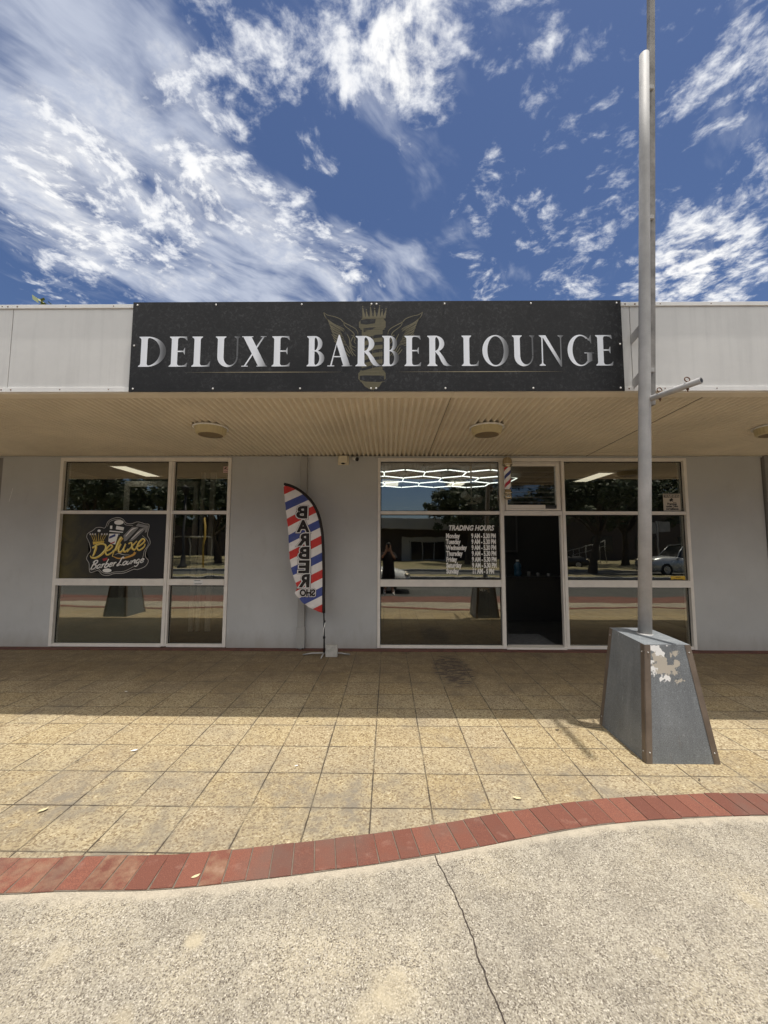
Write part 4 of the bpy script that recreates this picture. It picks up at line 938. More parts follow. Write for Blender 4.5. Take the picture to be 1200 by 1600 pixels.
CUR = {'B': (.66, [[(.17, .98), (.12, .5), (.05, .0)], [(.0, .82), (.22, 1.02), (.48, .97), (.48, .70), (.2, .54), (.48, .45), (.52, .17), (.32, -.02), (.02, .05)]]),
 'a': (.49, [[(.40, .38), (.22, .47), (.04, .27), (.10, .02), (.30, .08), (.42, .42), (.39, .10), (.52, .04)]]), 'r': (.38, [[(.0, .38), (.12, .43), (.09, .0)], [(.09, .22), (.22, .45), (.36, .40)]]),
 'b': (.48, [[(.17, 1.0), (.08, .4), (.06, .04), (.28, .0), (.42, .22), (.30, .44), (.09, .28)]]), 'e': (.44, [[(.05, .20), (.34, .30), (.31, .45), (.12, .42), (.03, .15), (.18, .0), (.43, .12)]]),
 'L': (.62, [[(.52, .80), (.42, 1.0), (.27, .88), (.20, .35), (.02, .06), (.14, .0), (.35, .09), (.62, .0)]]), 'o': (.46, [[(.22, .45), (.04, .28), (.08, .03), (.28, .02), (.40, .22), (.30, .43), (.20, .45)]]),
 'u': (.50, [[(.06, .43), (.03, .12), (.15, .0), (.34, .16), (.41, .43), (.39, .10), (.52, .04)]]), 'n': (.50, [[(.04, .43), (.05, .0)], [(.06, .18), (.26, .45), (.38, .38), (.37, .10), (.52, .04)]]),
 'g': (.49, [[(.40, .38), (.22, .47), (.04, .27), (.12, .03), (.34, .12), (.42, .43), (.36, -.22), (.16, -.38), (.0, -.26)]])}
b1 = MB(); b2 = MB(); ax = 0.0; cell = 98.0
for i, ch in enumerate('Barber Lounge'):
    if ch == ' ': ax += .12; continue
    adv, sts = CUR[ch]
    for j, st_ in enumerate(sts):
        def mp(x, y, ax=ax): X = ax+x+y*.32; return lg(214+X*cell, 706-X*cell*.135-y*88)
        ribbon(b1, st_, (.034, .036, .030), y1-.0019-.0001*(i % 2)-.0002*j, 0, mp, 6); ribbon(b2, st_, (.015, .020, .012), y1-.0025-.0001*(i % 2)-.0002*j, 0, mp, 6)
    ax += adv
b1.build('logo_text_shadow', M['logoblack'], logo); b2.build('logo_text', M['vinyl'], logo)

hrs = thing('trading_hours', 'white trading hours lettering on the middle pane left of the door', 'lettering')
HY = GY-.0012
def wpx(px, py): return (.955+(px-697)*.01060, 1.829-(py-838)*.01050)
q = wpx(701, 828.3); text('heading', 'TRADING HOURS', .118, M['vinyl'], hrs, (q[0], HY, q[1]), .0042, .25, .80)
days = ['Monday', 'Tuesday', 'Wednesday', 'Thursday', 'Friday', 'Saturday', 'Sunday']
for i, dname in enumerate(days):
    py = 840.6+i*9.25; q = wpx(697.3+i*.05, py); text('day', dname, .108, M['vinyl'], hrs, (q[0], HY, q[1]), .0050, 0, .66, space=1.0)
    q = wpx(737.2+i*.1, py); text('hours', '9 AM - 5.30 PM' if i < 6 else '11 AM - 5 PM', .108, M['vinyl'], hrs, (q[0], HY, q[1]), .0050, 0, .615, space=.96)
ws = thing('warning_sticker', 'white surveillance warning sticker in the lower corner of the upper right pane', 'sticker')
b = MB(); b.box(4.585, 4.868, GY-.0035, GY-.0008, 2.262, 2.548); b.build('sticker_sheet', M['warnst'], ws)
b = MB(); b.box(4.60, 4.852, GY-.0045, GY-.0037, 2.485, 2.535)
ribbon(b, [(4.69, 2.43), (4.74, 2.46)], (.035, .045), GY-.0048, 0, lambda x, y: (x, y), sm=False); ribbon(b, [(4.725, 2.44), (4.75, 2.405), (4.80, 2.40)], (.008, .006), GY-.0051, 0, lambda x, y: (x, y)); b.build('sticker_print', M['logoblack'], ws)
text('sticker_text', 'WARNING', .052, M['warnst'], ws, (4.727, GY-.0052, 2.492), .0014, 0, .95, 'CENTER')
for i, s in enumerate(('Premises', 'under 24hr', 'surveillance')): text('sticker_text', s, .050, M['logoblack'], ws, (4.727, GY-.0044, 2.362-i*.041), .0016, 0, .86, 'CENTER')
ys = thing('notice_sticker', 'small yellow notice sticker at the foot of the middle right pane', 'sticker')
b = MB(); b.box(4.64, 4.872, GY-.0035, GY-.0008, 1.123, 1.185); b.build('sticker_sheet', M['yellst'], ys)
text('sticker_text', 'NOTICE', .022, M['logoblack'], ys, (4.756, GY-.0044, 1.160), .0006, 0, 1, 'CENTER'); text('sticker_text', 'Mind the step please', .018, M['logoblack'], ys, (4.756, GY-.0044, 1.132), .0005, 0, 1, 'CENTER')
ps = thing('pink_sticker', 'small pink camera sticker in the top corner of the left window', 'sticker')
b = MB(); b.box(-2.808, -2.71, GY-.0035, GY-.0008, 2.900, 3.008); b.build('sticker_sheet', M['pinkst'], ps)
b = MB(); ribbon(b, [(-2.79, 2.962), (-2.755, 2.992)], (.018, .022), GY-.0044, 0, lambda x, y: (x, y), sm=False); ribbon(b, [(-2.765, 2.965), (-2.74, 2.955), (-2.715, 2.972)], (.006, .006), GY-.0048, 0, lambda x, y: (x, y))
for k in range(5): b.box(-2.795+k*.016, -2.785+k*.016, GY-.0044, GY-.0038, 2.915, 2.924)
b.build('sticker_print', M['logoblack'], ps)
rs = thing('rail_label', 'small white printed label on the push rail of the left window', 'label', loc=(0, 0, 0))
b = MB(); b.box(-3.205, -3.055, FYA-.0056, FYA-.0043, 1.025, 1.103); b.build('label_sheet', M['white'], rs)
b = MB(); b.box(-3.195, -3.095, FYA-.0062, FYA-.0058, 1.088, 1.096); b.box(-3.19, -3.065, FYA-.0062, FYA-.0058, 1.045, 1.050); b.box(-3.19, -3.08, FYA-.0062, FYA-.0058, 1.033, 1.038); b.build('label_print', M['logoblack'], rs)

# ---------------------------------------------------------------- barber pole lamp
bp = thing('barber_pole_lamp', 'red white and blue striped barber pole lamp on the mullion left of the louvre', 'barber pole', loc=(1.945, -.15, 2.42))
b = MB(); b.lathe([(.052, .17), (.052, .535)], 32); o = b.build('glass_cylinder', M['polestripe'], bp)
b = MB(); b.lathe([(0, .708), (.02, .706), (.05, .69), (.072, .66), (.076, .63), (.076, .60), (.083, .595), (.083, .575), (.07, .565), (.06, .55), (.058, .536), (0, .536)], 32); b.build('top_cap', M['chrome'], bp)
b = MB(); b.lathe([(0, .0), (.02, .001), (.05, .012), (.062, .035), (.064, .07), (.056, .08), (.056, .10), (.068, .104), (.068, .125), (.058, .135), (.056, .165), (.054, .17), (0, .17)], 32); b.build('bottom_cap', M['chrome'], bp)
b = MB()
for z in (.08, .60): b.box(-.02, .02, .055, .135, z-.015, z+.015, .003)
b.build('wall_bracket', M['chrome'], bp)

# ---------------------------------------------------------------- soffit lights
proto = None
for i, (x, y, lb_) in enumerate(((-2.33, -1.50, 'round yellowed soffit light above the left window'), (1.275, -1.50, 'round yellowed soffit light above the doorway side window'), (4.97, -1.50, 'round yellowed soffit light at the right end of the awning'))):
    o = thing('soffit_light', lb_, 'ceiling light', 'round lights under the awning', (x, y, soz(y)-.001))
    if proto is None:
        b = MB(); b.lathe([(0, 0.006), (.213, .006), (.222, .0), (.222, -.012), (.208, -.016), (.195, -.010), (.19, 0)], 40); b.build('rim', M['trim'], o)
        m_, g, p = new_mat('ribbed_yellow_diffuser'); nn_ = g.noise(obco(g), 9.0, 4.0, .6); g.put(p.inputs['Base Color'], g.mix(nn_, (.60, .50, .27), (.74, .64, .40))); p.inputs['Roughness'].default_value = .35
        p.inputs['Transmission Weight'].default_value = .15
        b = MB(); b.lathe([(.195, -.012), (.178, -.09), (.168, -.098), (.15, -.102)], 56, rib=.018); b.build('diffuser', m_, o)
        b = MB(); b.lathe([(.152, -.1005), (.08, -.106), (0, -.107)], 40); b.build('diffuser_base', simple('diffuser_base_brown', (.28, .20, .10), .4, var=.3, scale=20), o)
        b = MB(); b.lathe([(0, -.03), (.11, -.03), (.11, -.005)], 24); b.build('lamp_plate', M['cream'], o)
        proto = o
    else:
        for ch in list(proto.children): c = ch.copy(); COL.objects.link(c); c.parent = o

# ---------------------------------------------------------------- security light and camera
sl = thing('security_light', 'square cream security light box high on the grey wall', 'light', loc=(-.757, 0, 3.095))
b = MB(); b.box(-.092, .092, -.03, -.001, -.072, .075, .006); b.build('back_plate', M['cream'], sl)
b = MB(); b.box(-.072, .072, -.085, -.031, -.048, .072, .008); b.build('housing', M['cream'], sl)
b = MB(); b.sphere((0, -.06, -.055), .027, (1.2, 1, .6), 14); b.build('sensor', M['black'], sl)
sc = thing('security_camera', 'small white bullet camera with black lens beside the security light', 'camera', loc=(-.545, 0, 3.115))
b = MB(); b.tube([(-.03, -.001, .02), (-.03, -.03, .02), (-.02, -.05, .005)], .016, 12); b.build('mount', M['white'], sc)
b = MB(); b.tube([(-.05, -.05, .015), (.0, -.085, -.005), (.012, -.093, -.01)], [.026, .032, .032], 18); b.build('camera_body', M['white'], sc)
b = MB(); b.tube([(.0125, -.0935, -.0102), (.032, -.107, -.018)], .0315, 18); b.build('lens_hood', M['black'], sc)

# ---------------------------------------------------------------- feather flag
flag = thing('feather_flag', 'red white and blue BARBER SHOP feather flag standing by the grey wall', 'flag')
def fpx(cx_, cy_): px = 420+cx_/5.164; py = 740+cy_/5.164; return (-.97+(px-508.5)*.01, 1.7-(py-849.8)*.01001)
def wav(x, z): return -.40 + .020*math.sin(z*6.0+x*6) + .005*math.sin(x*15+z*4) + .05*(x+1.0)
right = [(110, 88), (160, 100), (212, 124), (262, 158), (310, 202), (350, 252), (380, 310), (402, 372), (416, 432), (427, 500), (433, 600), (436, 750), (440, 900), (442, 1000), (446, 1112)]
left = [(108, 97), (112, 130), (118, 175), (125, 230), (131, 290), (140, 370), (150, 470), (158, 590), (170, 690), (190, 785), (216, 865), (236, 915), (213, 957), (236, 985), (275, 1030), (322, 1064), (400, 1100), (440, 1113)]
def path_at(pts, t):
    L_ = [0]
    for a, c in zip(pts, pts[1:]): L_.append(L_[-1]+math.dist(a, c))
    tv = t*L_[-1]
    for i in range(len(L_)-1):
        if L_[i+1] >= tv-1e-9: break
    u = (tv-L_[i])/max(1e-9, L_[i+1]-L_[i]); return (pts[i][0]+(pts[i+1][0]-pts[i][0])*u, pts[i][1]+(pts[i+1][1]-pts[i][1])*u)
b = MB(); uvl = b.b.loops.layers.uv.new('UVMap'); NR, NC = 90, 14; grid = []; uvs = {}
for i in range(NR+1):
    t = i/NR; r_ = path_at(right, t); l_ = path_at(left, t); row = []
    for j in range(NC+1):
        s = j/NC; cx_ = l_[0]+(r_[0]-l_[0])*s; cy_ = l_[1]+(r_[1]-l_[1])*s
        if t < .93 and l_[1] < r_[1]-0: pass
        x, z = fpx(cx_, cy_); pucker = .008*(1+math.sin(t*95))*(1-s)**2 + .012*max(0, t-.85)/.15*(1+math.sin(s*26))
        v = b.b.verts.new((x, wav(x, z)*1.0+pucker*(s < .999), z)); uvs[v] = (cx_/1000, cy_/1000); row.append(v)
    grid.append(row)
for a, c in zip(grid, grid[1:]):
    for j in range(NC):
        f = b._f([a[j], c[j], c[j+1], a[j+1]])
        if f:
            f.smooth = True
            for l in f.loops: l[uvl].uv = uvs[l.vert]
b.build('banner', M['flag'], flag, fix=False)
b = MB(); sp = smooth_pts([(*fpx(x+3, y-2), 0) for x, y in right], 5); tp = [(p.x, wav(p.x, p.y)-.002, p.y) for p in sp]
b.tube(tp, [.022]*(len(tp)), 12); b.build('pole_sleeve', M['flagblack'], flag)
b = MB(); b.tube([(tp[-1][0], tp[-1][1], tp[-1][2]-.002), (-.978, -.40, .30), (-.975, -.40, .03)], [.011, .011, .013], 12); b.tube([(-.978, -.40, .50), (-.978, -.40, .53)], .018, 12); b.tube([(-.978, -.40, .26), (-.978, -.40, .29)], .020, 12); b.build('pole', M['black'], flag)
b = MB(); b.tube([(-.965, -.415, .50), (-.985, -.42, .40), (-.99, -.42, .30)], .006, 8); b.build('strap', M['white'], flag)
for dx_, dy_ in ((-.33, .03), (.39, .06), (-.02, -.16), (-.02, .20)):
    b = MB(); b.tube([(-.975, -.40, .045), (-.975+dx_*.6, -.40+dy_*.6, .035), (-.975+dx_, -.40+dy_, .010)], [.012, .012, .009], 8); b.build('base_leg', M['galv'], flag)
wbk = MB(); wbk.box(-.945, -.765, -.47, -.40, .004, .175, .008); tag(wbk.build('weight_block', simple('white_dirty_block', (.52, .50, .46), .75, var=.25, scale=14, fine=60)), 'dirty white weight block resting on the flag stand', 'weight')
def flagtext(s, cx0, cx1, cytop, cybot, layer):
    x0, z1 = fpx(cx0, cytop); x1, z0 = fpx(cx1, cybot)
    for (off, mt, dy_, nm) in (((.029 if layer == 0 else .018), M['flagblack'], .006, 'letter_border'), (.025 if layer == 0 else .0155, M['flagwhite'], .010, 'letter_backing'), ((.011 if layer == 0 else .006), M['flagblack'], .014, 'letter')):
        cu = bpy.data.curves.new('t', 'FONT'); cu.body = s; cu.size = 1; cu.extrude = .0; cu.resolution_u = 3; cu.space_character = .95
        o = bpy.data.objects.new('t', cu); me0 = eval_mesh(o, 't'); xs_ = [v.co.x for v in me0.vertices]; ys_ = [v.co.y for v in me0.vertices]
        bx0, bx1, by0, by1 = min(xs_), max(xs_), min(ys_), max(ys_); sx_ = (x1-x0)/(bx1-bx0); sy_ = (z1-z0)/(by1-by0)
        cu.offset = off/((sx_+sy_)/2); me = eval_mesh(o, nm); bpy.data.objects.remove(o); me.materials.clear()
        xx_ = [v.co.x for v in me.vertices]; yy_ = [v.co.y for v in me.vertices]
        for v in me.vertices:
            X = x1-(v.co.x-bx0)*sx_; Z = z0+(v.co.y-by0)*sy_; v.co = (X, wav(X, Z)-dy_, Z)
        link(nm, me, flag, mt)
for s, a, c, t_, u_ in (('B', 224, 300, 268, 360), ('A', 230, 318, 382, 470), ('R', 239, 318, 488, 578), ('B', 245, 320, 595, 685), ('E', 249, 322, 703, 795), ('R', 258, 328, 812, 905)): flagtext(s, a, c, t_, u_, 0)
flagtext('SHO', 260, 378, 927, 978, 1)

# ---------------------------------------------------------------- pole on its sheet metal plinth
def plinth(name_label, ox=0.0, grp='tapered sheet metal pole plinths'):
    o = thing('pole_plinth', name_label, 'plinth', grp, (ox, 0, 0))
    B0 = [Vector((2.010, -3.285, 0)), Vector((2.580, -3.285, 0)), Vector((2.560, -2.60, 0)), Vector((2.016, -2.60, 0))]
    T0 = [Vector((2.098, -3.195, .885)), Vector((2.468, -3.195, .885)), Vector((2.46, -2.69, .915)), Vector((2.100, -2.69, .915))]
    b = MB(); b.hexa([*B0, *T0]); b.build('sheet_panel', M['boxgrey'], o)
    cen = Vector((2.29, -2.94, 0))
    b = MB()
    for k in range(4):
        p0, p1 = B0[k], T0[k]
        for dirv in ((B0[(k+1) % 4]-B0[k]), (B0[(k-1) % 4]-B0[k])):
            u = dirv.normalized(); nrm = Vector((u.y, -u.x, 0))
            if nrm.dot(p0-cen) < 0: nrm = -nrm
            w0, w1 = .046, .046; e = nrm*.004
            b.hexa([p0+e*.2-Vector((0, 0, -.001)), p0+u*w0+e*.2+Vector((0, 0, .001)), p0+u*w0+e, p0+e+Vector((0, 0, .001)), p1+e*.2-Vector((0, 0, .002)), p1+u*w1+e*.2-Vector((0, 0, .002)), p1+u*w1+e-Vector((0, 0, .002)), p1+e-Vector((0, 0, .002))])
    b.build('corner_angle', M['bracket'], o)
    b = MB()
    for k in range(4):
        p0, p1 = B0[k], T0[k]
        for dirv in ((B0[(k+1) % 4]-B0[k]), (B0[(k-1) % 4]-B0[k])):
            u = dirv.normalized(); nrm = Vector((u.y, -u.x, 0))
            if nrm.dot(p0-cen) < 0: nrm = -nrm
            for t in (.09, .93): c = p0.lerp(p1, t)+u*.026+nrm*.005; b.sphere(c, .007, (1, 1, 1), 10)
    b.build('rivet', M['steel'], o)
    return o
plinth('grey tapered sheet metal plinth with peeling paint at the foot of the tall pole')
plinth('grey tapered sheet metal plinth further along the pavement, mirrored in the left window', -8.65)
pole = thing('tall_sign_pole', 'tall galvanised pole with a side arm standing on the tapered plinth', 'pole')
PB = Vector((2.313, -2.872, .895)); PD = Vector((.050, .0, 1)).normalized()
def pp(z): return PB+PD*((z-PB.z)/PD.z)
b = MB(); zs_ = [.890, 2.4, 4.2, 5.6, 6.68]; b.tube([pp(z) for z in zs_], [.0555, .053, .049, .046, .044], 28); b.tube([pp(6.681), pp(6.70)], [.044, .028], 28); b.build('main_pole', M['galv'], pole)
b = MB(); b.tube([pp(.886)+Vector((0, 0, .005)), pp(.905)], [.085, .066], 24); b.build('pole_collar', M['bracket'] if False else M['galv'], pole)
def pe(z, dx_=.080): return pp(z)+Vector((dx_+.002*(z-3), .03, 0))
b = MB(); 
c0, c1 = pe(3.02), pe(9.6)
b.hexa([c0+Vector((-.026, -.026, 0)), c0+Vector((.026, -.026, 0)), c0+Vector((.026, .026, 0)), c0+Vector((-.026, .026, 0)), c1+Vector((-.026, -.026, 0)), c1+Vector((.026, -.026, 0)), c1+Vector((.026, .026, 0)), c1+Vector((-.026, .026, 0))])
b.build('extension_post', M['peel'], pole)
b = MB()
for z in (3.35, 4.9, 6.3): c = pe(z); b.box(c.x-.09, c.x+.0, c.y-.05, c.y-.028, z-.02, z+.02, .004)
b.build('clamp', M['galv'], pole)
b = MB(); A0 = Vector((2.43, -2.85, 3.06)); A1 = Vector((2.628, -3.285, 3.078)); b.tube([A0, A1], [.027, .027], 16, caps=True); b.build('side_arm', M['galv'], pole)
B0_ = pe(9.5); b = MB(); b.tube([B0_+Vector((0, -.03, 0)), B0_+Vector((.01, -.78, -.03))], [.03, .03], 14); b.build('side_arm', M['galv'], pole)
b = MB(); dd = (A1-A0).normalized(); b.tube([A1+dd*.0005, A1+dd*.002], .019, 14); b.build('arm_mouth', M['black'], pole)
for t in (.30, .78):
    c = A0.lerp(A1, t); b = MB(); ring = [c+Vector((.0, 0, .052))+Vector((.022*math.cos(a*math.pi/8), .004*math.sin(a*math.pi/8), .022*math.sin(a*math.pi/8))) for a in range(17)]
    b.tube(ring, .0045, 8, False); b.tube([c+Vector((0, 0, .03)), c-Vector((0, 0, .055))], .005, 8); b.tube([c-Vector((0, 0, .030)), c-Vector((0, 0, .040))], .011, 6); b.build('eye_bolt', M['rust'], pole)
b = MB()
for z in (3.79, 3.32):
    c = pp(z); b.hexa([Vector((2.479, FY-.002, z-.05)), Vector((2.479, FY-.002, z+.05)), Vector((2.485, FY-.002, z+.05)), Vector((2.485, FY-.002, z-.05)), Vector((c.x-.02, c.y, z-.055)), Vector((c.x-.02, c.y, z+.055)), Vector((c.x-.014, c.y, z+.055)), Vector((c.x-.014, c.y, z-.055))])
b.build('wall_bracket', M['galv'], pole)

# ---------------------------------------------------------------- litter
def leafm(x, y, s, rz, mat, label, cat, nm):
    b = MB(); pts = [(-1, 0, .12), (-.5, .35, .05), (.1, .42, .02), (.7, .22, .06), (1, 0, .22), (.6, -.28, .04), (0, -.38, .02), (-.6, -.25, .08)]
    R4 = Matrix.Rotation(rz, 3, 'Z'); vv = [R4 @ Vector(p)*s for p in pts]; cen = b.b.verts.new((x, y, .010)); vs = [b.b.verts.new((x+v.x, y+v.y, .010+abs(v.z))) for v in vv]
    for i in range(8): b._f([vs[i], vs[(i+1) % 8], cen])
    return tag(b.build(nm, M[mat]), label, cat)
leafm(-2.08, -3.17, .028, .5, 'paper', 'white paper scrap on the sunlit pavers left of the flag', 'litter', 'paper_scrap')
leafm(.864, -3.728, .030, 2.9, 'dryleaf', 'pale dry leaf on the pavers just above the brick edging', 'leaf', 'fallen_leaf')
leafm(-2.193, -3.893, .030, .9, 'dryleaf', 'greenish dry leaf near the lower left corner of the paving', 'leaf', 'fallen_leaf')
leafm(-.70, -3.37, .015, .3, 'paper', 'tiny white scrap on a paver joint in the middle of the paving', 'litter', 'paper_scrap')
leafm(-1.0, -3.22, .010, 1.3, 'dryleaf', 'tiny yellow flake on the middle paving', 'litter', 'fallen_leaf')
leafm(-2.42, -3.33, .016, 1.0, 'darkleaf', 'small black leaf on a paver joint at the left', 'leaf', 'fallen_leaf')
leafm(2.25, -3.50, .014, 1.0, 'darkleaf', 'dark weed tuft in the joint in front of the plinth', 'leaf', 'fallen_leaf')
leafm(1.55, -2.75, .022, .2, 'darkleaf', 'small brown twig leaf beside the pole shadow', 'leaf', 'fallen_leaf')
leafm(1.62, -1.97, .022, 2.2, 'darkleaf', 'dark leaf in the shade before the doorway', 'leaf', 'fallen_leaf')
leafm(-.98, -4.375, .022, .6, 'dryleaf', 'green leaf sprig lying on the lower edge of the brick edging', 'leaf', 'fallen_leaf')
leafm(-3.0, -1.9, .02, .2, 'paper', 'tiny pale scrap in the shade below the left window', 'litter', 'paper_scrap')
# ---------------------------------------------------------------- the photographer, mirrored in the glass
def skinned(name, verts, edges, radii, mat, parent, sub=2):
    me = bpy.data.meshes.new(name); me.from_pydata([tuple(v) for v in verts], edges, [])
    o = bpy.data.objects.new(name, me); COL.objects.link(o)
    sk = o.modifiers.new('skin', 'SKIN'); sk.use_smooth_shade = True
    for i, r in enumerate(radii):
        rr = r if isinstance(r, tuple) else (r, r); me.skin_vertices[0].data[i].radius = rr
    me.skin_vertices[0].data[0].use_root = True
    sb = o.modifiers.new('sub', 'SUBSURF'); sb.levels = sub; sb.render_levels = sub
    dg = bpy.context.evaluated_depsgraph_get(); m2 = bpy.data.meshes.new_from_object(o.evaluated_get(dg)); m2.name = name
    bpy.data.objects.remove(o)
    for f in m2.polygons: f.use_smooth = True
    m2.materials.clear(); return link(name, m2, parent, mat)
per = thing('person', 'person in black holding up a phone, mirrored beside the trading hours', 'person')
py0 = -6.80
V_ = [(0, py0, .90), (0, py0, 1.12), (0, py0, 1.34), (0, py0+.01, 1.42), (0, py0+.02, 1.50),
      (-.10, py0, .84), (-.11, py0+.02, .48), (-.12, py0-.02, .10), (-.13, py0+.10, .05),
      (.10, py0, .84), (.12, py0+.02, .48), (.15, py0-.02, .10), (.17, py0+.10, .05),
      (-.17, py0, 1.38), (-.24, py0+.10, 1.20), (-.10, py0+.22, 1.42), (-.058, py0+.245, 1.56),
      (.17, py0, 1.38), (.24, py0+.10, 1.20), (.10, py0+.22, 1.42), (.058, py0+.245, 1.56),
      (0, py0+.03, 1.57), (0, py0+.03, 1.65)]
E_ = [(0, 1), (1, 2), (2, 3), (3, 4), (0, 5), (5, 6), (6, 7), (7, 8), (0, 9), (9, 10), (10, 11), (11, 12), (2, 13), (13, 14), (14, 15), (15, 16), (2, 17), (17, 18), (18, 19), (19, 20), (4, 21), (21, 22)]
Rr = [(.16, .12), (.15, .11), (.15, .11), .06, .052, .10, .062, .042, .035, .10, .062, .042, .035, .065, .046, .034, .028, .065, .046, .034, .028, (.075, .09), (.075, .088)]
body = skinned('body', V_, E_, Rr, M['skin'], per)
b = MB(); b.sphere((0, py0+.015, 1.655), .098, (.86, 1.02, .92), 20); b.build('hair', M['hair'], per)
b = MB(); b.sphere((0, py0+.118, 1.585), .016, (.8, 1.2, 1.3), 10)
for s in (-1, 1): b.sphere((s*.082, py0+.03, 1.59), .022, (.5, .8, 1.3), 10)
b.build('nose_and_ears', M['skin'], per)
b = MB()
for s in (-1, 1): b.sphere((s*.032, py0+.108, 1.615), .010, (1.2, .6, .8), 8)
b.sphere((0, py0+.108, 1.545), .016, (1.4, .5, .4), 8); b.build('eyes_and_mouth', M['hair'], per)
def cloth(rings, name, mat, seg=24):
    b = MB(); rs = []
    for (cx_, cy_, z, rx, ry) in rings: rs.append([b.b.verts.new((cx_+rx*math.cos(2*math.pi*k/seg)*(1+.02*math.sin(k*5+z*20)), cy_+ry*math.sin(2*math.pi*k/seg)*(1+.02*math.sin(k*5+z*20)), z)) for k in range(seg)])
    for a, c in zip(rs, rs[1:]):
        for k in range(seg): b._f([a[k], a[(k+1) % seg], c[(k+1) % seg], c[k]]).smooth = True
    return b.build(name, mat, per)
cloth([(0, py0, .74, .205, .165), (0, py0, .95, .20, .16), (0, py0, 1.2, .195, .15), (0, py0, 1.34, .205, .135), (0, py0, 1.42, .16, .11), (0, py0+.01, 1.46, .075, .07)], 'shirt', M['blackcloth'])
for s in (-1, 1):
    b = MB(); b.tube([(s*.15, py0, 1.38), (s*.20, py0+.05, 1.29), (s*.245, py0+.10, 1.19)], [.085, .082, .078], 16, False); b.build('sleeve', M['blackcloth'], per)
    cloth([(s*.12, py0+.01, .42, .10, .105), (s*.11, py0+.01, .65, .115, .125), (s*.095, py0, .86, .115, .14)], 'shorts_leg', M['blackcloth'])
    b = MB(); fx = -.13 if s < 0 else .165
    b.sphere((fx, py0+.07, .045), .06, (.75, 2.2, .75), 14); b.box(fx-.045, fx+.045, py0-.06, py0+.19, .003, .022, .008); b.build('shoe', M['shoe'], per)
    b = MB(); b.tube([(fx+.003*s, py0-.02, .07), (fx-.01*s, py0-.018, .17)], [.05, .045], 14, False); b.build('sock', M['shoe'], per)
    # hand: palm and five fingers curled round the phone edge
    hx = s*.055; hy = -6.552; vs = [(hx, hy, 1.565), (hx-s*.006, hy+.004, 1.60), (hx-s*.006, hy+.004, 1.635)]; ed = [(0, 1), (1, 2)]; rdd = [(.024, .02), (.032, .017), (.030, .016)]
    for k, (dz_, ln) in enumerate(((.060, 1.0), (.043, 1.08), (.022, 1.02), (.002, .82))):
        i0 = len(vs); z = 1.592+dz_; vs += [(hx+s*.004, hy+.006, z), (hx+s*.002, hy+.022, z+.004), (hx-s*.012*ln, hy+.0255, z+.006)]; ed += [(1 if k > 1 else 2, i0), (i0, i0+1), (i0+1, i0+2)]; rdd += [.0095, .0085, .0072]
    i0 = len(vs); vs += [(hx-s*.022, hy-.006, 1.588), (hx-s*.036, hy+.004, 1.600)]; ed += [(0, i0), (i0, i0+1)]; rdd += [.011, .009]
    skinned('hand', vs, ed, rdd, M['skin'], body)
ph = MB(); ph.box(-.037, .037, -6.534, -6.5255, 1.568, 1.716, .003); tag(ph.build('phone', M['black']), 'black phone held up by the person taking the picture', 'phone')

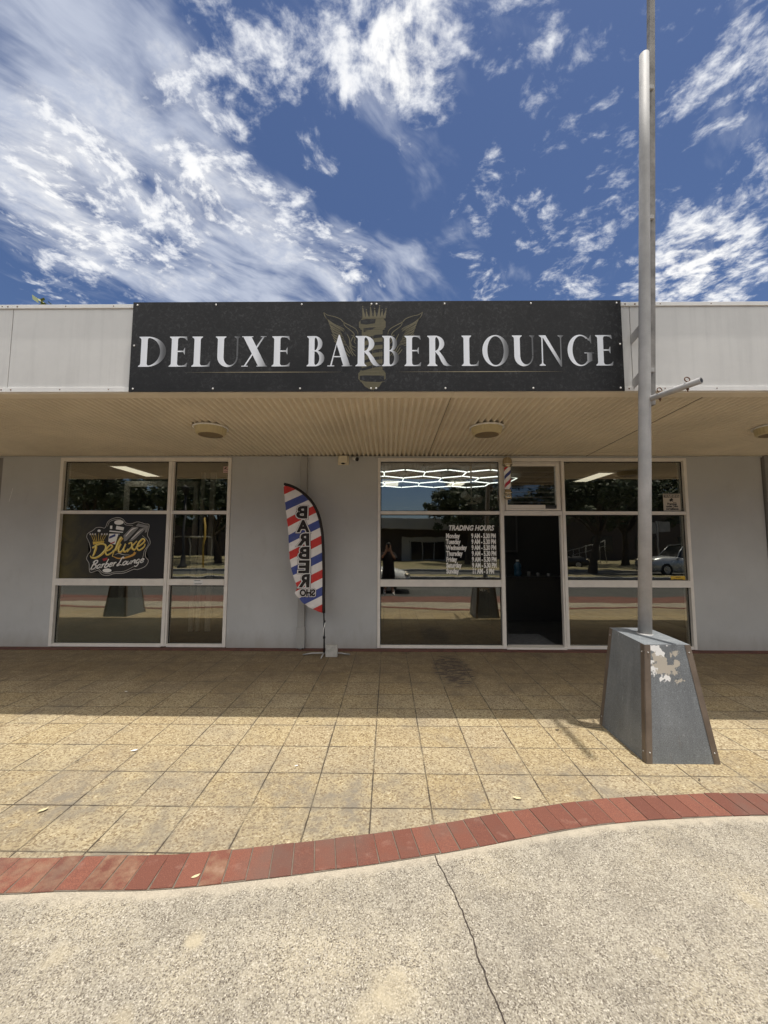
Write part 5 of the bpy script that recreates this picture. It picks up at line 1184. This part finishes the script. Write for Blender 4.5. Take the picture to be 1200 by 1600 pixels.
# ---------------------------------------------------------------- vehicles in the mirrored street
def car(label, x, y, rz, paint, L=4.4, W=1.78, Hh=1.50, hood=.92, suv=False):
    o = thing('parked_car', label, 'car', 'cars mirrored in the shop windows', (x, y, -.13)); o.rotation_euler.z = rz
    hl = L/2; st = [(-hl, .62, .55, .86), (-hl+.12, .42, .80, .94), (-hl+.5, .26, .93, .985), (-hl*.45, .22, .96, 1.0), (0, .22, .94, 1.0), (hl*.36, .22, hood, .99), (hl*.70, .24, hood-.06, .975), (hl-.30, .24, hood-.16, .93), (hl-.08, .28, hood-.28, .82), (hl, .40, hood-.42, .66)]
    b = MB(); rings = []
    for (sx_, zb, zt, wf) in st:
        w_ = W/2*wf; rings.append([b.b.verts.new(p) for p in ((sx_, -w_*.92, zb), (sx_, -w_, zb+.16), (sx_, -w_*1.0, zt-.20), (sx_, -w_*.90, zt-.02), (sx_, -w_*.45, zt+.03), (sx_, w_*.45, zt+.03), (sx_, w_*.90, zt-.02), (sx_, w_*1.0, zt-.20), (sx_, w_, zb+.16), (sx_, w_*.92, zb))])
    for a, c in zip(rings, rings[1:]):
        for k in range(10):
            f = b._f([a[k], a[(k+1) % 10], c[(k+1) % 10], c[k]])
            if f: f.smooth = True
    b._f(rings[0][::-1]); b._f(rings[-1]); b.build('body', M[paint], o)
    zb = .92; zr = Hh; wb_, wr_ = W/2*.90, W/2*.70; x0, x1, x2, x3 = -hl*.86, -hl*.62, hl*.10, hl*.42
    if suv: x0, x1 = -hl*.93, -hl*.80
    b = MB(); b.hexa([(x0, -wb_, zb), (x3, -wb_, zb-.04), (x3, wb_, zb-.04), (x0, wb_, zb), (x1, -wr_, zr-.05), (x2, -wr_, zr-.05), (x2, wr_, zr-.05), (x1, wr_, zr-.05)]); b.build('glasshouse', M['carglass'], o)
    b = MB(); b.box(x1-.04, x2+.06, -wr_-.01, wr_+.01, zr-.055, zr, .02)
    for sy in (-1, 1):
        for (xa, xb) in ((x3, x2), (x0, x1), (-.12, -.10)): b.tube([(xa, sy*wb_*1.005, zb-.03), (xb, sy*wr_*1.01, zr-.05)], .030, 8)
    b.build('roof', M[paint], o)
    R_w = .37 if suv else .32
    for wx in (-hl*.60, hl*.62):
        for sy in (-1, 1):
            b = MB(); b.tube([(wx, sy*(W/2-.21), R_w), (wx, sy*(W/2+.01), R_w)], R_w, 28); w_ = b.build('tyre', M['tyre'], o)
            b = MB(); b.tube([(wx, sy*(W/2+.005), R_w), (wx, sy*(W/2+.020), R_w)], R_w*.66, 24)
            b.build('rim', M['rim'], w_)
    b = MB(); b.box(hl-.06, hl+.005, -W*.26, W*.26, .42, .56, .01); b.build('grille', M['black'], o)
    for sy in (-1, 1):
        b = MB(); b.sphere((hl-.16, sy*W*.35, hood-.25), .13, (1.1, 1.2, .5), 14); b.build('headlight', M['lampwhite'] if False else M['chrome'], o)
        b = MB(); b.box(x3-.25, x3-.08, sy*(W/2+.02)-.06, sy*(W/2+.02)+.06, .95, 1.06, .02); b.build('mirror', M[paint], o)
    b = MB(); b.box(hl-.01, hl+.014, -.19, .19, .36, .46, .003); b.build('number_plate', M['white'], o)
    return o
car('white hatchback parked behind the photographer, its nose mirrored beside their legs', -1.36, -8.95, 0, 'carwhite')
car('silver four wheel drive mirrored at the right edge of the right window', 17.9, -17.7, math.pi, 'carsilver', 4.9, 1.9, 1.85, 1.12, True)
car('white sedan mirrored far away in the left window', -29.5, -38.5, 0, 'carwhite', 4.6)
car('dark car parked under the trees mirrored in the right window', 13.2, -24.5, .1, 'jamb', 4.4)

# ---------------------------------------------------------------- street furniture opposite
sp_ = thing('street_lamp', 'black street lamp post on the median mirrored in the left window', 'street lamp', loc=(-14.6, -21.2, 0))
b = MB(); b.lathe([(.34, 0), (.34, .12), (.20, .25), (.13, .9), (.10, 1.0), (.085, 5.2), (0, 5.2)], 16); b.build('post', M['black'], sp_)
b = MB(); b.lathe([(.0, 5.21), (.12, 5.22), (.22, 5.65), (.26, 5.68), (.02, 5.9), (0, 5.9)], 12); b.build('lantern', M['black'], sp_)
tl = thing('traffic_light', 'traffic light on a yellow pole mirrored in the left window', 'traffic light', loc=(-12.9, -20.8, 0))
b = MB(); b.tube([(0, 0, 0), (0, 0, 3.5)], .06, 12); b.build('post', M['yellow'], tl)
b = MB(); b.box(-.42, -.10, -.12, .14, 2.4, 3.45, .03); b.box(-.50, -.02, -.02, 0.0, 2.3, 3.55, .03); 
for z in (2.6, 2.93, 3.26): b.tube([(-.26, .14, z), (-.26, .27, z)], .11, 14, False)
b.build('signal_head', M['black'], tl)
cpy = thing('carport', 'white roofed open carport mirrored beyond the traffic light', 'carport', loc=(-27, -43, 0))
b = MB(); b.box(-3.5, 3.5, -3, 3, 2.5, 2.62, .02); b.build('roof', M['farfascia'], cpy)
for sx_ in (-3.3, 3.3):
    for sy in (-2.8, 2.8): b = MB(); b.box(sx_-.06, sx_+.06, sy-.06, sy+.06, -.02, 2.5); b.build('post', M['farfascia'], cpy)
# shop opposite
op = thing('opposite_shop', 'low dark brick shop with pale fascia and white framed doors mirrored in the middle window', 'building')
b = MB(); b.box(-12, 1.30, -44, -33.0, -.14, 3.15); b.box(6.2, 9.5, -44, -33.0, -.14, 3.15); b.box(1.30, 6.2, -44, -33.0, 2.5, 3.15); b.box(1.31, 6.19, -44, -34.6, -.14, 2.49); b.build('wall', M['farwall'], op)
b = MB(); b.box(-12.3, 9.8, -44.2, -31.5, 3.16, 4.2, .02); b.build('fascia', M['farfascia'], op)
b = MB(); 
for (x0, x1, z0, z1) in ((1.31, 2.1, -.1, 2.45), (5.75, 6.18, -.1, 2.45), (2.1, 5.75, 2.08, 2.45)): b.box(x0, x1, -33.05, -32.9, z0, z1)
b.build('surround', M['farfascia'], op)
wnd = MB(); wnd.box(2.11, 5.74, -33.0, -32.98, 0, 2.07); wdo = wnd.build('window', M['farglass'], op)
b = MB()
for x in (2.14, 3.34, 4.54, 5.66): b.box(x, x+.09, -32.97, -32.93, 0, 2.07)
b.box(2.14, 5.75, -32.93, -32.90, 0.0, .10); b.box(2.14, 5.75, -32.93, -32.90, 1.98, 2.07); b.build('frame', M['farfascia'], wdo)
ob = thing('background_building', 'long dark building behind the trees mirrored in the right window', 'building')
b = MB(); b.box(11, 62, -52, -40, -.14, 7.0); b.build('wall', M['farwall'], ob)
b = MB(); b.box(10.6, 62.4, -52.4, -39.6, 7.01, 7.4); b.build('roof', M['farwall'], ob)
b = MB()
for k in range(9): b.box(14+k*5, 16.4+k*5, -39.99, -39.95, 1.0, 2.6); b.box(14+k*5, 16.4+k*5, -39.99, -39.95, 4.2, 5.8)
b.build('windows', M['farglass'], ob)
ob2 = thing('background_building', 'long dark building behind the trees mirrored in the left window', 'building')
b = MB(); b.box(-75, -16, -66, -54, -.14, 5.0); b.build('wall', M['farwall'], ob2)
b = MB(); b.box(-75.4, -15.6, -66.4, -53.6, 5.01, 5.4); b.build('roof', M['farwall'], ob2)
fn = thing('stair_railing', 'pale ramp railing mirrored in the right window', 'railing', loc=(16.5, -30, 0))
b = MB()
for k in range(7): b.tube([(k*.6, 0, 0), (k*.6, 0, 1.0+k*.18)], .03, 6)
b.tube([(0, 0, 1.0), (3.6, 0, 2.08)], .04, 8); b.tube([(0, 0, .5), (3.6, 0, 1.58)], .03, 8); b.build('rails', M['farfascia'], fn)
sg_ = thing('street_sign', 'small twin street signs on a post mirrored above the silver car', 'sign', loc=(19.5, -22, 0))
b = MB(); b.tube([(0, 0, 0), (0, 0, 3.4)], .06, 8); b.build('post', M['kerb'], sg_)
b = MB(); b.box(-.8, -.1, -.02, .02, 2.5, 3.3); b.box(.1, .8, -.02, .02, 2.6, 3.4); b.build('plate', M['kerb'], sg_)

# ---------------------------------------------------------------- trees
def tree_meshes(seed, H_=8.0, CR=3.4, NL=9000, lean=0.0):
    rnd = random.Random(seed); b = MB(); tops = []
    z0 = H_*.30; tr = [(0, 0, -.15), (.05+lean*.3, .04, z0*.5), (lean, .1, z0)]; b.tube(tr, [.30, .21, .17], 12, False)
    for k in range(9):
        a = k*2.4+rnd.random(); rr = CR*rnd.uniform(.35, .8); zz_ = H_*rnd.uniform(.5, .88); e = (lean+rr*math.cos(a), .1+rr*math.sin(a), zz_)
        m_ = (lean+rr*.45*math.cos(a+.3), .1+rr*.45*math.sin(a+.3), z0+(zz_-z0)*.5); b.tube([(lean, .1, z0-.1), m_, e], [.12, .07, .02], 7, False); tops.append(Vector(e)); tops.append(Vector(m_)*.4+Vector(e)*.6)
    me_t = b
    lf = MB(); rl_ = lf.b.verts.layers.float.new('rnd'); cl = []
    for t in tops:
        for _ in range(5): cl.append((t+Vector((rnd.gauss(0, .8), rnd.gauss(0, .8), rnd.gauss(.1, .55))), rnd.uniform(.35, .85)))
    for i in range(NL):
        c, r = cl[i % len(cl)]; dr = Vector((rnd.gauss(0, 1), rnd.gauss(0, 1), rnd.gauss(0, .8))).normalized(); p = c+dr*r*rnd.uniform(.55, 1.0)
        u = Vector((rnd.gauss(0, 1), rnd.gauss(0, 1), rnd.gauss(0, .6))).normalized(); v = u.cross(dr); 
        if v.length < .01: continue
        v.normalize(); s = rnd.uniform(.07, .14); q = [lf.b.verts.new(p+u*s*1.3), lf.b.verts.new(p+v*s*.6), lf.b.verts.new(p-u*s*1.3), lf.b.verts.new(p-v*s*.6)]; rv = rnd.random()
        for w_ in q: w_[rl_] = rv
        lf._f(q)
    return me_t, lf
tspecs = [(-21, -29, 1.15, 0, 'tall dark tree at the left of the trees mirrored in the left window'), (-30, -33, 1.3, 1.0, 'broad dark tree mirrored at the far left of the left window'), (-14.5, -27, 1.0, 2.2, 'tree beside the traffic light mirrored in the left window'),
          (-36, -44, 1.5, 3.0, 'distant tree behind the white sedan in the mirrored street'), (-18.5, -36, 1.35, 4.1, 'tree behind the lamp post in the mirrored street'), (6.4, -25.5, 1.0, 5.2, 'tree whose crown is mirrored above the trading hours'), (13.0, -18.8, .95, .7, 'leaning tree mirrored beside the tall pole'),
          (19.5, -26, 1.1, 1.9, 'tree behind the silver four wheel drive in the mirrored street'), (26.5, -24, 1.2, 2.7, 'tree mirrored at the right edge of the right window'), (10.0, -31, 1.1, 3.6, 'tree at the corner of the opposite shop'), (15.5, -33, 1.3, .2, 'tall tree behind the leaning one in the mirrored street')]
protoT = None
for i, (x, y, s, rz, lb_) in enumerate(tspecs):
    o = thing('street_tree', lb_, 'tree', 'trees across the street', (x, y, 0)); o.scale = (s, s, s); o.rotation_euler.z = rz
    if protoT is None:
        a, c = tree_meshes(3, 8.0, 3.4, 12000, .5); a.build('trunk', M['bark'], o); c.build('crown', M['leaf'], o, fix=False); protoT = o
    else:
        for ch in protoT.children: k = ch.copy(); COL.objects.link(k); k.parent = o
o = thing('tree', 'green tree top just showing over the parapet at the far left', 'tree', None, (-21.6, 12.5, -.1)); o.scale = (1.45, 1.45, 1.60)
a, c = tree_meshes(11, 8.0, 2.6, 15000, 0); a.build('trunk', M['bark'], o)
c.build('crown', mat_leaf('sunlit_foliage', (.09, .12, .025), (.20, .22, .06)), o, fix=False)

# ---------------------------------------------------------------- one object per separate piece
def split_loose(o):
    me = o.data; bm = bmesh.new(); bm.from_mesh(me); bm.verts.ensure_lookup_table(); seen = set(); isl = []
    for v in bm.verts:
        if v.index in seen: continue
        st = [v]; seen.add(v.index); cur = []
        while st:
            q = st.pop(); cur.append(q.index)
            for e in q.link_edges:
                r = e.other_vert(q)
                if r.index not in seen: seen.add(r.index); st.append(r)
        isl.append(set(cur))
    bm.free()
    if len(isl) < 2 or len(isl) > 90: return
    for i, s_ in enumerate(isl):
        b2 = bmesh.new(); b2.from_mesh(me); b2.verts.ensure_lookup_table()
        bmesh.ops.delete(b2, geom=[v for v in b2.verts if v.index not in s_], context='VERTS')
        m2 = bpy.data.meshes.new(o.name.split('.')[0]); b2.to_mesh(m2); b2.free()
        for mt in me.materials: m2.materials.append(mt)
        if i == 0: first = m2
        else:
            c = bpy.data.objects.new(o.name.split('.')[0], m2); COL.objects.link(c); c.parent = o.parent
    o.data = first
for o in list(SC.objects):
    if o.type == 'MESH' and o.name.split('.')[0] in ('push_rail', 'transom', 'adjoining_wall', 'joint_strip', 'soffit_joint', 'fascia_panel', 'fascia_trim', 'soffit_edge_trim', 'cable', 'wall', 'interior_wall',
        'wall_bracket', 'rivet', 'fixing_screw', 'outer_wall', 'wall_joint', 'corner_angle', 'clamp', 'louvre_surround', 'gold_rule', 'fascia_screw', 'connector', 'downpipe_outlet', 'surround', 'windows', 'plate', 'panel', 'kerb', 'partition_frame'):
        split_loose(o)
